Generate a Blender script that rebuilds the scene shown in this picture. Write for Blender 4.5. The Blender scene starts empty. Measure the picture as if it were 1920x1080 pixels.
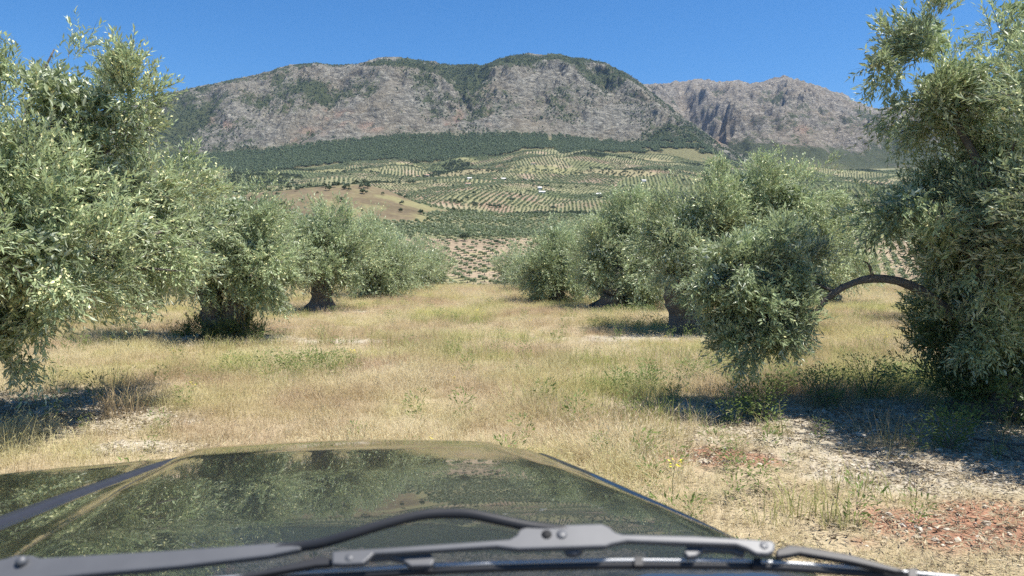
import bpy, math
import numpy as np
from mathutils import Vector, Euler

# ------------------------------------------------------------------ camera
SC = bpy.context.scene
F_PX, CX, CY, HZ = 1400.0, 960.0, 540.0, 480.0     # focal length and horizon in photo pixels (1920 wide)
CZ = 1.65
PITCH = math.atan((CY - HZ) / F_PX)
cam_d = bpy.data.cameras.new('camera')
cam_d.sensor_width = 36.0
cam_d.lens = F_PX / 1920.0 * 36.0
cam_d.clip_start, cam_d.clip_end = 0.05, 40000.0
cam_d.dof.use_dof = True
cam_d.dof.focus_distance = 14.0
cam_d.dof.aperture_fstop = 8.0
cam = bpy.data.objects.new('camera', cam_d)
cam.location = (0, 0, CZ)
cam.rotation_euler = (math.pi / 2 - PITCH, 0, 0)
SC.collection.objects.link(cam)
SC.camera = cam

# ------------------------------------------------------------------ world and sun
SUN_AZ, SUN_EL = math.radians(107.0), math.radians(66.0)      # azimuth clockwise from the view direction
world = bpy.data.worlds.new('World')
SC.world = world
world.use_nodes = True
wn = world.node_tree.nodes
wn.clear()
sky = wn.new('ShaderNodeTexSky')
sky.sky_type = 'NISHITA'
sky.sun_disc = False
sky.sun_elevation = SUN_EL
sky.sun_rotation = SUN_AZ
sky.altitude = 900.0
sky.air_density = 1.15
sky.dust_density = 0.2
sky.ozone_density = 10.0
bg = wn.new('ShaderNodeBackground')
bg.inputs['Strength'].default_value = 0.083
wo = wn.new('ShaderNodeOutputWorld')
hs = wn.new('ShaderNodeHueSaturation')
hs.inputs['Saturation'].default_value = 1.18
world.node_tree.links.new(sky.outputs[0], hs.inputs['Color'])
world.node_tree.links.new(hs.outputs[0], bg.inputs[0])
world.node_tree.links.new(bg.outputs[0], wo.inputs[0])

sun_d = bpy.data.lights.new('sun', 'SUN')
sun_d.energy = 5.0
sun_d.angle = math.radians(0.53)
sun_d.color = (1.0, 0.945, 0.865)
sun = bpy.data.objects.new('sun', sun_d)
S_DIR = Vector((math.sin(SUN_AZ) * math.cos(SUN_EL), math.cos(SUN_AZ) * math.cos(SUN_EL), math.sin(SUN_EL)))
sun.rotation_euler = S_DIR.to_track_quat('Z', 'Y').to_euler()
sun.location = (60, -20, 80)
SC.collection.objects.link(sun)

vs = SC.view_settings
vs.view_transform = 'Standard'
vs.look = 'None'
vs.exposure = 0.85
vs.gamma = 1.0
SC.render.filter_size = 1.0
SC.cycles.max_bounces = 8
SC.cycles.diffuse_bounces = 3
SC.cycles.glossy_bounces = 3
SC.cycles.transmission_bounces = 4
SC.cycles.transparent_max_bounces = 8
SC.cycles.sample_clamp_indirect = 6.0
SC.cycles.use_adaptive_sampling = False

SC.cycles.use_denoising = False
C = SC.collection
R0 = np.random.default_rng(7)


# ------------------------------------------------------------------ helpers
def ray(x, y):
    """direction (X/Y, Z/Y) of a photo pixel"""
    v = (CY - np.asarray(y, float)) / F_PX
    d = math.cos(PITCH) + v * math.sin(PITCH)
    return (np.asarray(x, float) - CX) / F_PX / d, (-math.sin(PITCH) + v * math.cos(PITCH)) / d


def at(x, y, Y):
    a, b = ray(x, y)
    return np.array([a * Y, Y, CZ + b * Y])


def elev(y):
    return ray(CX, y)[1]


def lattice(ix, iy, seed):
    h = (ix.astype(np.int64) * 374761393 + iy.astype(np.int64) * 668265263 + seed * 1442695041) & 0xFFFFFFFF
    h = ((h ^ (h >> 13)) * 1274126177) & 0xFFFFFFFF
    h = h ^ (h >> 16)
    return (h & 0xFFFF) / 65535.0 * 2 * math.pi


def noise(x, y, seed=0):
    x = np.asarray(x, float); y = np.asarray(y, float)
    ix, iy = np.floor(x), np.floor(y)
    fx, fy = x - ix, y - iy
    ux, uy = fx * fx * fx * (fx * (fx * 6 - 15) + 10), fy * fy * fy * (fy * (fy * 6 - 15) + 10)

    def g(dx, dy):
        a = lattice(ix + dx, iy + dy, seed)
        return np.cos(a) * (fx - dx) + np.sin(a) * (fy - dy)
    n0 = g(0, 0) * (1 - ux) + g(1, 0) * ux
    n1 = g(0, 1) * (1 - ux) + g(1, 1) * ux
    return (n0 * (1 - uy) + n1 * uy) * 1.5


def fbm(x, y, oct=4, seed=0, gain=0.5, lac=2.03):
    s, a = 0, 1.0
    for i in range(oct):
        s = s + a * noise(x, y, seed + i * 17)
        x, y, a = x * lac, y * lac, a * gain
    return s


def ridged(x, y, oct=4, seed=0, gain=0.5):
    s, a = 0, 1.0
    for i in range(oct):
        s = s + a * (1 - 2 * np.abs(noise(x, y, seed + i * 31)))
        x, y, a = x * 2.1, y * 2.1, a * gain
    return s


def sstep(a, b, x):
    t = np.clip((np.asarray(x, float) - a) / (b - a), 0, 1)
    return t * t * (3 - 2 * t)


def mesh_np(name, verts, faces, mats=(), matidx=None, smooth=False):
    """faces: (n,k) array or list of such arrays"""
    me = bpy.data.meshes.new(name)
    verts = np.asarray(verts, np.float32)
    if not isinstance(faces, list):
        faces = [faces]
    faces = [np.asarray(f, np.int32) for f in faces if len(f)]
    me.vertices.add(len(verts))
    me.vertices.foreach_set('co', verts.ravel())
    nl = sum(f.size for f in faces)
    npoly = sum(len(f) for f in faces)
    if npoly:
        me.loops.add(nl)
        me.loops.foreach_set('vertex_index', np.concatenate([f.ravel() for f in faces]))
        tot = np.concatenate([np.full(len(f), f.shape[1], np.int32) for f in faces])
        st = np.concatenate([[0], np.cumsum(tot)[:-1]]).astype(np.int32)
        me.polygons.add(npoly)
        me.polygons.foreach_set('loop_start', st)
        if matidx is not None:
            me.polygons.foreach_set('material_index', np.asarray(matidx, np.int32))
        me.polygons.foreach_set('use_smooth', np.full(npoly, smooth))
    for m in mats:
        me.materials.append(m)
    me.update(calc_edges=True)
    return me


def point_attr(me, name, kind, data):
    a = me.attributes.new(name, kind, 'POINT')
    key = {'FLOAT': 'value', 'INT': 'value', 'BOOLEAN': 'value', 'FLOAT_VECTOR': 'vector', 'FLOAT_COLOR': 'color'}[kind]
    a.data.foreach_set(key, np.asarray(data).ravel())


def link(name, me, parent=None, label=None, cat=None, group=None, kind=None, loc=None):
    o = bpy.data.objects.new(name, me)
    C.objects.link(o)
    if parent is not None:
        o.parent = parent
    if label: o['label'] = label
    if cat: o['category'] = cat
    if group: o['group'] = group
    if kind: o['kind'] = kind
    if loc is not None: o.location = loc
    return o


class MB:
    """collects vertices and faces"""
    def __init__(self):
        self.v, self.f, self.n = [], {}, 0

    def add(self, verts, faces):
        verts = np.asarray(verts, float)
        for f in faces:
            f = np.asarray(f, int)
            if f.ndim == 1: f = f[None]
            self.f.setdefault(f.shape[1], []).append(f + self.n)
        self.v.append(verts)
        self.n += len(verts)

    def build(self, name, mats, parent=None, smooth=False, **kw):
        fs = [np.concatenate(x) for x in self.f.values()]
        me = mesh_np(name, np.concatenate(self.v), fs, mats if isinstance(mats, (list, tuple)) else [mats], None, smooth)
        return link(name, me, parent, **kw)


def tube(path, radii, seg=8, wob=0.0, rng=None, squash=1.0):
    path = np.asarray(path, float); radii = np.asarray(radii, float)
    n = len(path)
    tan = np.gradient(path, axis=0)
    tan /= np.linalg.norm(tan, axis=1)[:, None] + 1e-9
    ref = np.array([0.31, 0.2, 0.93]) if abs(tan[0][2]) < 0.9 else np.array([1.0, 0.1, 0])
    verts = []
    for i in range(n):
        u = np.cross(tan[i], ref); u /= np.linalg.norm(u) + 1e-9
        w = np.cross(u, tan[i])
        ref = w if abs(np.dot(w, tan[i])) < 0.9 else ref
        a = np.arange(seg) / seg * 2 * math.pi
        r = radii[i] * (1 + (wob * rng.normal(size=seg) if wob else 0))
        verts.append(path[i] + (np.cos(a) * r)[:, None] * u + (np.sin(a) * r * squash)[:, None] * w)
    V = np.concatenate(verts)
    q = []
    for i in range(n - 1):
        for j in range(seg):
            a, b = i * seg + j, i * seg + (j + 1) % seg
            q.append((a, b, b + seg, a + seg))
    caps = [np.arange(seg)[::-1][None], (np.arange(seg) + (n - 1) * seg)[None]]
    return V, [np.array(q)] + caps


def smooth_path(pts, n):
    pts = np.asarray(pts, float)
    P = np.vstack([2 * pts[0] - pts[1], pts, 2 * pts[-1] - pts[-2]])
    out = []
    m = len(pts) - 1
    for t in np.linspace(0, m - 1e-6, n):
        i = int(t); u = t - i
        p0, p1, p2, p3 = P[i], P[i + 1], P[i + 2], P[i + 3]
        out.append(0.5 * (2 * p1 + (p2 - p0) * u + (2 * p0 - 5 * p1 + 4 * p2 - p3) * u * u + (3 * p1 - p0 - 3 * p2 + p3) * u ** 3))
    return np.array(out)


# ------------------------------------------------------------------ materials
class Mat:
    def __init__(self, name):
        self.m = bpy.data.materials.new(name)
        self.m.use_nodes = True
        self.t = self.m.node_tree
        self.t.nodes.clear()
        self.out = self.t.nodes.new('ShaderNodeOutputMaterial')

    def n(self, typ, **kw):
        nd = self.t.nodes.new(typ)
        for k, v in kw.items():
            setattr(nd, k, v)
        return nd

    def l(self, a, b):
        self.t.links.new(a, b)

    def setin(self, sock, v):
        if isinstance(v, bpy.types.NodeSocket): self.l(v, sock)
        elif isinstance(v, (tuple, list)) and len(v) == 3 and sock.type == 'RGBA': sock.default_value = (*v, 1)
        else: sock.default_value = v

    def bsdf(self, **kw):
        b = self.n('ShaderNodeBsdfPrincipled')
        for k, v in kw.items():
            self.setin(b.inputs[k], v)
        self.l(b.outputs[0], self.out.inputs[0])
        return b

    def pos(self):
        return self.n('ShaderNodeNewGeometry').outputs['Position']

    def noise(self, scale, detail=3, rough=0.55, vec=None, dist=0.0):
        t = self.n('ShaderNodeTexNoise')
        t.inputs['Scale'].default_value = scale
        t.inputs['Detail'].default_value = detail
        t.inputs['Roughness'].default_value = rough
        t.inputs['Distortion'].default_value = dist
        self.l(vec if vec is not None else self.pos(), t.inputs['Vector'])
        return t.outputs['Fac']

    def ramp(self, fac, stops, interp='LINEAR'):
        r = self.n('ShaderNodeValToRGB')
        r.color_ramp.interpolation = interp
        e = r.color_ramp.elements
        while len(e) < len(stops): e.new(0.5)
        for i, (p, c) in enumerate(stops):
            e[i].position = p
            e[i].color = (c, c, c, 1) if isinstance(c, (int, float)) else (*c, 1)
        self.l(fac, r.inputs[0])
        return r.outputs[0]

    def mix(self, fac, a, b, mode='MIX'):
        x = self.n('ShaderNodeMix', data_type='RGBA', blend_type=mode)
        self.setin(x.inputs[0], fac); self.setin(x.inputs[6], a); self.setin(x.inputs[7], b)
        return x.outputs[2]

    def math(self, op, a, b=0.0):
        x = self.n('ShaderNodeMath', operation=op)
        self.setin(x.inputs[0], a); self.setin(x.inputs[1], b)
        return x.outputs[0]

    def attr(self, name, out='Fac'):
        a = self.n('ShaderNodeAttribute', attribute_name=name)
        return a.outputs[out]

    def bump(self, h, strength=0.5, dist=0.1):
        b = self.n('ShaderNodeBump')
        b.inputs['Strength'].default_value = strength
        b.inputs['Distance'].default_value = dist
        self.l(h, b.inputs['Height'])
        return b.outputs[0]


def leaf_material(name, top, under, tone_var=0.35, trans=0.25, rough=0.42):
    m = Mat(name)
    tone = m.attr('tone')
    c_top = m.mix(tone, tuple(x * (1 - tone_var) for x in top), tuple(x * (1 + tone_var) for x in top))
    c_und = m.mix(tone, tuple(x * 0.8 for x in under), tuple(x * 1.2 for x in under))
    back = m.n('ShaderNodeNewGeometry').outputs['Backfacing']
    col = m.mix(back, c_top, c_und)
    b = m.n('ShaderNodeBsdfPrincipled')
    m.setin(b.inputs['Base Color'], col)
    b.inputs['Roughness'].default_value = rough
    b.inputs['Specular IOR Level'].default_value = 0.4
    tr = m.n('ShaderNodeBsdfTranslucent')
    m.setin(tr.inputs[0], m.mix(0.6, c_top, (0.38, 0.48, 0.20)))
    mx = m.n('ShaderNodeMixShader')
    mx.inputs[0].default_value = trans
    m.l(b.outputs[0], mx.inputs[1]); m.l(tr.outputs[0], mx.inputs[2])
    m.l(mx.outputs[0], m.out.inputs[0])
    return m.m


M_LEAF = leaf_material('olive_leaf', (0.285, 0.345, 0.185), (0.58, 0.63, 0.46), 0.5, 0.29, 0.38)
M_LEAF_FAR = leaf_material('olive_foliage_far', (0.19, 0.22, 0.125), (0.27, 0.30, 0.20), 0.4, 0.3, 0.6)
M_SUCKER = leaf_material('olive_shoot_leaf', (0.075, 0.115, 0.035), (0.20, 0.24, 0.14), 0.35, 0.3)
M_WEED = leaf_material('weed_leaf', (0.12, 0.17, 0.035), (0.14, 0.19, 0.05), 0.4, 0.35, 0.55)
M_OAK = leaf_material('dark_evergreen_leaf', (0.045, 0.065, 0.028), (0.06, 0.08, 0.04), 0.4, 0.12, 0.6)
M_PINE = leaf_material('pine_needles', (0.105, 0.142, 0.070), (0.11, 0.145, 0.075), 0.45, 0.1, 0.7)

m = Mat('olive_blossom')
m.bsdf(**{'Base Color': m.mix(m.attr('tone'), (0.55, 0.54, 0.25), (0.78, 0.75, 0.42)), 'Roughness': 0.7})
M_BLOSSOM = m.m

m = Mat('olive_bark')
nz = m.noise(9, 5, 0.65, dist=0.6)
nf = m.noise(45, 4, 0.7)
m.bsdf(**{'Base Color': m.mix(nf, m.ramp(nz, [(0.3, (0.09, 0.078, 0.065)), (0.7, (0.34, 0.31, 0.265))]), (0.15, 0.13, 0.11)),
          'Roughness': 0.95, 'Normal': m.bump(m.math('ADD', nz, nf), 0.9, 0.05)})
M_BARK = m.m


def grass_material(name, cols, patch_scale, green, trans=0.35):
    m = Mat(name)
    rnd = m.n('ShaderNodeObjectInfo').outputs['Random']
    c = m.ramp(rnd, [(i / (len(cols) - 1), q) for i, q in enumerate(cols)])
    p = m.noise(patch_scale, 3, 0.6)
    c = m.mix(m.ramp(p, [(0.46, 0.0), (0.62, 0.8)]), c, green)
    p2 = m.noise(patch_scale * 0.8 + 0.11, 3, 0.6, dist=0.5)
    c = m.mix(m.ramp(p2, [(0.47, 0.0), (0.63, 0.8)]), c, (0.46, 0.33, 0.235))
    c = m.mix(m.ramp(m.attr('tone'), [(0, 0.5), (1, 0.0)]), c, (0.46, 0.37, 0.22))
    b = m.n('ShaderNodeBsdfPrincipled')
    m.setin(b.inputs['Base Color'], c)
    b.inputs['Roughness'].default_value = 0.7
    b.inputs['Specular IOR Level'].default_value = 0.25
    tr = m.n('ShaderNodeBsdfTranslucent'); m.setin(tr.inputs[0], c)
    mx = m.n('ShaderNodeMixShader'); mx.inputs[0].default_value = trans
    m.l(b.outputs[0], mx.inputs[1]); m.l(tr.outputs[0], mx.inputs[2]); m.l(mx.outputs[0], m.out.inputs[0])
    return m.m


M_DRY = grass_material('dry_grass', [(0.52, 0.43, 0.26), (0.67, 0.58, 0.37), (0.77, 0.69, 0.47), (0.58, 0.52, 0.28)], 0.33, (0.52, 0.53, 0.19), 0.45)
M_GREENGRASS = grass_material('green_grass', [(0.24, 0.30, 0.09), (0.33, 0.38, 0.11), (0.42, 0.43, 0.16)], 0.4, (0.28, 0.34, 0.09), 0.45)
m = Mat('yellow_petals')
m.bsdf(**{'Base Color': (0.75, 0.62, 0.03), 'Roughness': 0.6})
M_YELLOW = m.m

m = Mat('soil')
pos = m.pos()
a = m.noise(2.3, 5, 0.65); bfine = m.noise(22, 5, 0.7); peb = m.n('ShaderNodeTexVoronoi')
peb.inputs['Scale'].default_value = 19.0
m.l(pos, peb.inputs['Vector'])
straw = m.ramp(a, [(0.3, (0.34, 0.275, 0.165)), (0.7, (0.47, 0.385, 0.24))])
red = m.ramp(bfine, [(0.3, (0.27, 0.13, 0.075)), (0.7, (0.40, 0.215, 0.13))])
pale = m.ramp(bfine, [(0.25, (0.29, 0.25, 0.18)), (0.5, (0.44, 0.39, 0.29)), (0.75, (0.57, 0.515, 0.40))])
c = m.mix(m.attr('bare'), straw, pale)
c = m.mix(m.attr('red'), c, red)
c = m.mix(m.ramp(m.noise(60, 3, 0.7), [(0.35, 0.45), (0.55, 0.0)]), c, (0.15, 0.11, 0.075))
hgt = m.math('ADD', m.math('MULTIPLY', bfine, 0.7), m.math('MULTIPLY', peb.outputs['Distance'], 0.5))
m.bsdf(**{'Base Color': c, 'Roughness': 0.95, 'Normal': m.bump(hgt, 0.8, 0.04)})
M_SOIL = m.m

m = Mat('limestone')
m.bsdf(**{'Base Color': m.mix(m.n('ShaderNodeObjectInfo').outputs['Random'], (0.34, 0.285, 0.21), (0.57, 0.51, 0.41)), 'Roughness': 0.9,
          'Normal': m.bump(m.noise(60, 4), 0.4, 0.01)})
M_STONE = m.m
m = Mat('leaf_litter')
m.bsdf(**{'Base Color': m.ramp(m.n('ShaderNodeObjectInfo').outputs['Random'], [(0, (0.10, 0.07, 0.045)), (0.5, (0.30, 0.24, 0.15)), (1, (0.45, 0.38, 0.25))]), 'Roughness': 0.8})
M_LITTER = m.m

# ------------------------------------------------------------------ near ground
PALE = [(3.5, 5.75, 1.5, .75), (3.0, 7.35, 1.6, 1.0), (4.6, 7.2, 1.6, 1.3), (1.75, 7.9, .8, .4), (-5.9, 7.8, 2.0, 1.4), (-4.4, 7.2, 1.3, .6), (-3.1, 6.3, .5, .2), (3.2, 15.0, 2.2, .8), (-5.6, 14.6, 1.8, .9),
        (-5.5, 21.3, 1.6, .8), (3.0, 22.4, 1.2, .6), (-3.5, 14.3, 1.2, .5)]
RED = [(1.7, 5.95, .55, .32), (2.85, 4.45, .85, .42), (-5.5, 21.0, 1.9, .35), (3.3, 4.2, .6, .3)]


def ell(X, Y, lst):
    v = np.zeros_like(np.asarray(X, float))
    for cx, cy, rx, ry in lst:
        d = ((X - cx) / rx) ** 2 + ((Y - cy) / ry) ** 2
        v = np.maximum(v, np.exp(-d * 0.9))
    return v


def bare_mask(X, Y):
    return sstep(0.30, 0.60, ell(X, Y, PALE) + 0.22 * fbm(X * 1.3, Y * 1.3, 3, 5))


def red_mask(X, Y):
    return sstep(0.32, 0.62, ell(X, Y, RED) + 0.34 * fbm(X * 2.1, Y * 2.1, 3, 9))


def gz(X, Y):
    X = np.asarray(X, float); Y = np.asarray(Y, float)
    z = 0.05 * noise(X * 0.35, Y * 0.35, 3) + 0.02 * noise(X * 1.7, Y * 1.7, 4)
    d = np.maximum(Y - 36, 0)
    z = z - np.where(d < 24, d * d * 0.0042, 24 * 24 * 0.0042 + (d - 24) * 0.2)
    return z


def axis(*segs):
    return np.unique(np.concatenate([np.arange(a, b, s) for a, b, s in segs]))


gx = axis((-90, -16, 3.0), (-16, -8, .35), (-8, 8, .10), (8, 16, .35), (16, 91, 3.0))
gy = axis((-16, 2, 1.0), (2, 14, .08), (14, 44, .35), (44, 121, 2.0))
GX, GY = np.meshgrid(gx, gy)
Z = gz(GX, GY)
bm_ = bare_mask(GX, GY)
Z = Z + (0.012 * fbm(GX * 6, GY * 6, 3, 21) + 0.012 * fbm(GX * 2.5, GY * 2.5, 2, 23)) * (0.4 + bm_)
nx, ny = len(gx), len(gy)


def grid_faces(nx, ny):
    i = np.arange(ny - 1)[:, None] * nx + np.arange(nx - 1)[None]
    return np.stack([i, i + 1, i + 1 + nx, i + nx], -1).reshape(-1, 4)


me = mesh_np('ground', np.stack([GX, GY, Z], -1).reshape(-1, 3), grid_faces(nx, ny), [M_SOIL], None, True)
point_attr(me, 'bare', 'FLOAT', bm_)
point_attr(me, 'red', 'FLOAT', red_mask(GX, GY))
link('ground', me, kind='structure')

# ------------------------------------------------------------------ valley terrain
FOR_BOT = [(-500, 330), (200, 322), (400, 319), (480, 326), (560, 316), (650, 306), (740, 300), (800, 306), (900, 298), (950, 290), (985, 281), (1040, 280), (1052, 290), (1100, 286), (1200, 288), (1270, 284), (1340, 292), (1400, 297), (1500, 300)]
VY = [80, 120, 200, 280, 330, 350, 400, 460, 550, 600, 700, 800, 870, 1000, 1200, 1500, 1800, 2200, 2500, 2900, 3300]
VP = [None, None, None, 566, 546, 538, 513, 488, 452, 444, 430, 414, 416, 402, 381, 351, 331, 313, 300, 285, 270]
VZ = np.array([-7.5, -13, -19] + [CZ + elev(p) * Yd for p, Yd in zip(VP[3:], VY[3:])])


def vz(X, Y):
    X = np.asarray(X, float); Y = np.asarray(Y, float)
    z = np.interp(Y, VY, VZ)
    px = X / np.maximum(Y, 1) * F_PX + CX
    # forest edge lies lower to the left, valley opens lower to the right
    z = z + (elev(np.interp(px, [p_[0] for p_ in FOR_BOT], [p_[1] for p_ in FOR_BOT]) + 3) - elev(307.5)) * Y * sstep(1500, 2330, Y) * sstep(1420, 1330, px)
    z = z - sstep(1150, 1420, px) * np.interp(Y, [1500, 1800, 2200, 2500, 2900, 3300], [0, 3, 8, 22, 40, 60]) / F_PX * Y
    z = z - np.maximum(Y - 2340, 0) * 0.45 * sstep(1420, 1320, px)
    # brown hill
    hx, hy = -225.0, 850.0
    dx = np.where(X > hx, (X - hx) / 88.0, (X - hx) / 160.0)
    z = z + 38 * np.exp(-dx * dx * 0.5 - ((Y - hy) / 130.0) ** 2 * 0.5) + 7 * np.exp(-((X + 150) / 40) ** 2 - ((Y - 835) / 70) ** 2)
    far = sstep(350, 900, Y)
    z = z + far * (9 * noise(X / 260, Y / 230, 41) + 4.5 * noise(X / 110, Y / 100, 42)) + sstep(900, 1100, Y) * (15 * noise(X / 330 + 3, Y / 420, 48) + 9 * noise(X / 150, Y / 210, 49))
    z = z + sstep(300, 420, Y) * 0.9 * noise(X / 45, Y / 45, 43)
    z = z + sstep(1200, 2200, Y) * 10 * noise(X / 420, Y / 300, 45)
    return z


def hit_valley(x, y):
    a, b = ray(x, y)
    Ys = np.linspace(335, 2700, 6000)
    zz = vz(a * Ys, Ys)
    k = np.argmax(CZ + b * Ys < zz)
    return np.array([a * Ys[k], Ys[k], zz[k]]) if k > 0 else None


# parcels of the valley floor
rp = np.random.default_rng(11)
NP_ = 620
seeds = np.stack([rp.uniform(-2300, 2300, NP_), 560 + 2300 * rp.uniform(0, 1, NP_) ** 0.9], 1)
s_type = rp.choice(4, NP_, p=[0.34, 0.38, 0.17, 0.11])
s_ang = rp.uniform(-0.9, 0.9, NP_) + np.where(rp.random(NP_) < .5, 0, 1.2)
s_sp = rp.uniform(7.6, 10.0, NP_)
s_size = rp.uniform(0.9, 1.35, NP_)
s_col = rp.uniform(0, 1, NP_)
# named parcels: 0 near tan orchard, 1 dense orchard beyond it, 2 brown hill
SP_NEAR, SP_DENSE, SP_HILL = 0, 1, 2
s_type[:3] = [0, 1, 4]
s_ang[:3] = [0.36, 0.5, 0]
s_sp[:3] = [8.6, 7.4, 20]
s_size[:3] = [.92, 1.15, 1]
seeds[:3] = 1e6
SOIL0 = np.array([[0.33, 0.245, 0.17], [0.40, 0.31, 0.22], [0.33, 0.275, 0.18]])
SOIL1 = np.array([[0.19, 0.20, 0.10], [0.24, 0.235, 0.13], [0.15, 0.175, 0.085]])
SOIL2 = np.array([[0.26, 0.25, 0.125], [0.21, 0.22, 0.115], [0.31, 0.275, 0.155]])
SOIL3 = np.array([[0.12, 0.14, 0.07]] * 3)
HILLC = np.array([[0.185, 0.148, 0.092]] * 3)
SOILS = np.stack([SOIL0, SOIL1, SOIL2, SOIL3, HILLC])


def parcel(X, Y):
    X = np.asarray(X, float).ravel(); Y = np.asarray(Y, float).ravel()
    wx = X + 26 * noise(X / 90, Y / 90, 61) + 9 * noise(X / 30, Y / 30, 63)
    wy = Y + 26 * noise(X / 90, Y / 90, 62) + 9 * noise(X / 30, Y / 30, 64)
    out = np.empty(len(X), int)
    sx, sy = seeds[:, 0].astype(np.float32), seeds[:, 1].astype(np.float32)
    for k in range(0, len(X), 20000):
        d = (wx[k:k + 20000, None].astype(np.float32) - sx) ** 2 + (wy[k:k + 20000, None].astype(np.float32) - sy) ** 2
        out[k:k + 20000] = d.argmin(1)
    px = X / Y * F_PX + CX
    edge1 = 560 + 0.10 * (X + 40) + 10 * noise(X / 40, X * 0, 65)
    edge2 = 812 + 0.05 * X + 14 * noise(X / 60, X * 0, 66)
    out[Y < edge1] = SP_NEAR
    out[(Y >= edge1) & (Y < edge2)] = SP_DENSE
    hx = (X + 240) / np.where(X > -240, 175.0, 300.0)
    h = hx ** 2 + ((Y - 800) / 215) ** 2 + 0.25 * noise(X / 50, Y / 50, 67)
    out[(h < 1.0) & (Y > 600)] = SP_HILL
    return out


vpx = np.arange(-420, 2350, 7.0)
vyy = np.unique(np.concatenate([np.geomspace(78, 330, 24), np.arange(330, 900, 2.6), np.geomspace(900, 3300, 230)]))
PXg, Yg = np.meshgrid(vpx, vyy)
Xg = (PXg - CX) / F_PX * Yg
Zg = vz(Xg, Yg)
pc = parcel(Xg, Yg)
colr = SOILS[s_type[pc], (s_col[pc] * 2.999).astype(int)]
Xf, Yf = Xg.ravel(), Yg.ravel()
pn = fbm(Xf / 70, Yf / 70, 4, 71)
colr = np.where((pc == SP_NEAR)[:, None], np.array([0.375, 0.295, 0.20]), colr)
colr = colr * 0.80 * (1 + 0.22 * pn)[:, None]
hill = (s_type[pc] == 4)
gm = 0.75 * sstep(-0.1, 0.6, fbm(Xf / 40, Yf / 40, 4, 75) + 0.008 * (Xf + 130))
colr = np.where(hill[:, None], colr * (1 - gm)[:, None] + np.array([0.215, 0.205, 0.10]) * gm[:, None], colr)
# untilled grass strips in the near orchard
g0 = (s_type[pc] == 0) * (pc != SP_NEAR) * 0.85 * sstep(-0.55, 0.35, fbm(Xf / 55, Yf / 70, 4, 79))
colr = colr * (1 - g0)[:, None] + np.array([0.20, 0.205, 0.105]) * g0[:, None]
hn_ = hill * sstep(0.1, 0.5, fbm(Xf / 14, Yf / 14, 4, 78)) * 0.5
colr = colr * (1 - hn_)[:, None] + np.array([0.19, 0.165, 0.085]) * hn_[:, None]
st = (pc == SP_NEAR) * sstep(0.0, 0.5, fbm(Xf / 28, Yf / 28, 3, 77) + 0.006 * (400 - Yf))
colr = colr * (1 - 0.6 * st)[:, None] + np.array([0.20, 0.21, 0.09]) * (0.6 * st)[:, None]
m = Mat('valley_soil')
fine = m.noise(0.22, 5, 0.7)
c = m.mix(1.0, m.attr('soil', 'Color'), m.ramp(fine, [(0.25, 0.72), (0.75, 1.28)]), 'MULTIPLY')
m.bsdf(**{'Base Color': c, 'Roughness': 1.0, 'Specular IOR Level': 0.1})
me = mesh_np('valley', np.stack([Xg, Yg, Zg], -1).reshape(-1, 3), grid_faces(len(vpx), len(vyy)), [m.m], None, True)
point_attr(me, 'soil', 'FLOAT_COLOR', np.concatenate([np.clip(colr, 0.02, 1), np.ones((len(colr), 1))], 1))
link('valley', me, kind='structure')

# ------------------------------------------------------------------ mountains
SKY1 = [(-500, 330), (-200, 285), (0, 250), (200, 208), (290, 183), (340, 172), (420, 155), (500, 138), (530, 128), (560, 121), (600, 118), (625, 122), (680, 119), (715, 111), (760, 112), (800, 114),
        (860, 117), (905, 123), (935, 112), (960, 105), (985, 102), (1010, 105), (1045, 103), (1070, 108), (1100, 111), (1130, 119), (1160, 133), (1185, 147), (1205, 162), (1240, 190),
        (1280, 222), (1320, 250), (1350, 272), (1400, 296), (1500, 315), (1700, 330), (2000, 335)]
SKY2 = [(800, 240), (1000, 215), (1150, 185), (1205, 161), (1240, 154), (1262, 150), (1280, 153), (1300, 150), (1320, 151), (1350, 156), (1366, 152), (1385, 155), (1402, 160), (1430, 155), (1450, 149), (1470, 145),
        (1490, 150), (1510, 157), (1530, 162), (1550, 170), (1575, 177), (1590, 189), (1620, 203), (1645, 207), (1670, 202), (1700, 193), (1730, 190), (1760, 195), (1800, 190), (1850, 185),
        (1920, 178), (2100, 190), (2400, 215)]
FOR_TOP = [(-500, 300), (200, 300), (380, 292), (450, 288), (550, 277), (620, 268), (700, 262), (760, 256), (850, 254), (950, 253), (1020, 255), (1100, 263), (1150, 269), (1200, 270), (1240, 262), (1300, 268), (1340, 280), (1400, 292), (1500, 300)]


def tab(t, x):
    return np.interp(x, [p[0] for p in t], [p[1] for p in t])


# main massif: depth v from the foot (2350 m) over the crest (about 4000 m) and down behind it
mpx = np.concatenate([np.arange(-500, 250, 12.0), np.arange(250, 1420, 2.1), np.arange(1420, 2000, 14)])
mv = np.concatenate([np.linspace(0, 1, 300), np.linspace(1.02, 1.8, 26)])
MX, MV = np.meshgrid(mpx, mv)


def ridge_depth(px):
    return 3950 + 130 * np.sin(px / 170.0) + 60 * np.sin(px / 61.0 + 1) - sstep(1050, 1350, px) * 900


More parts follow.
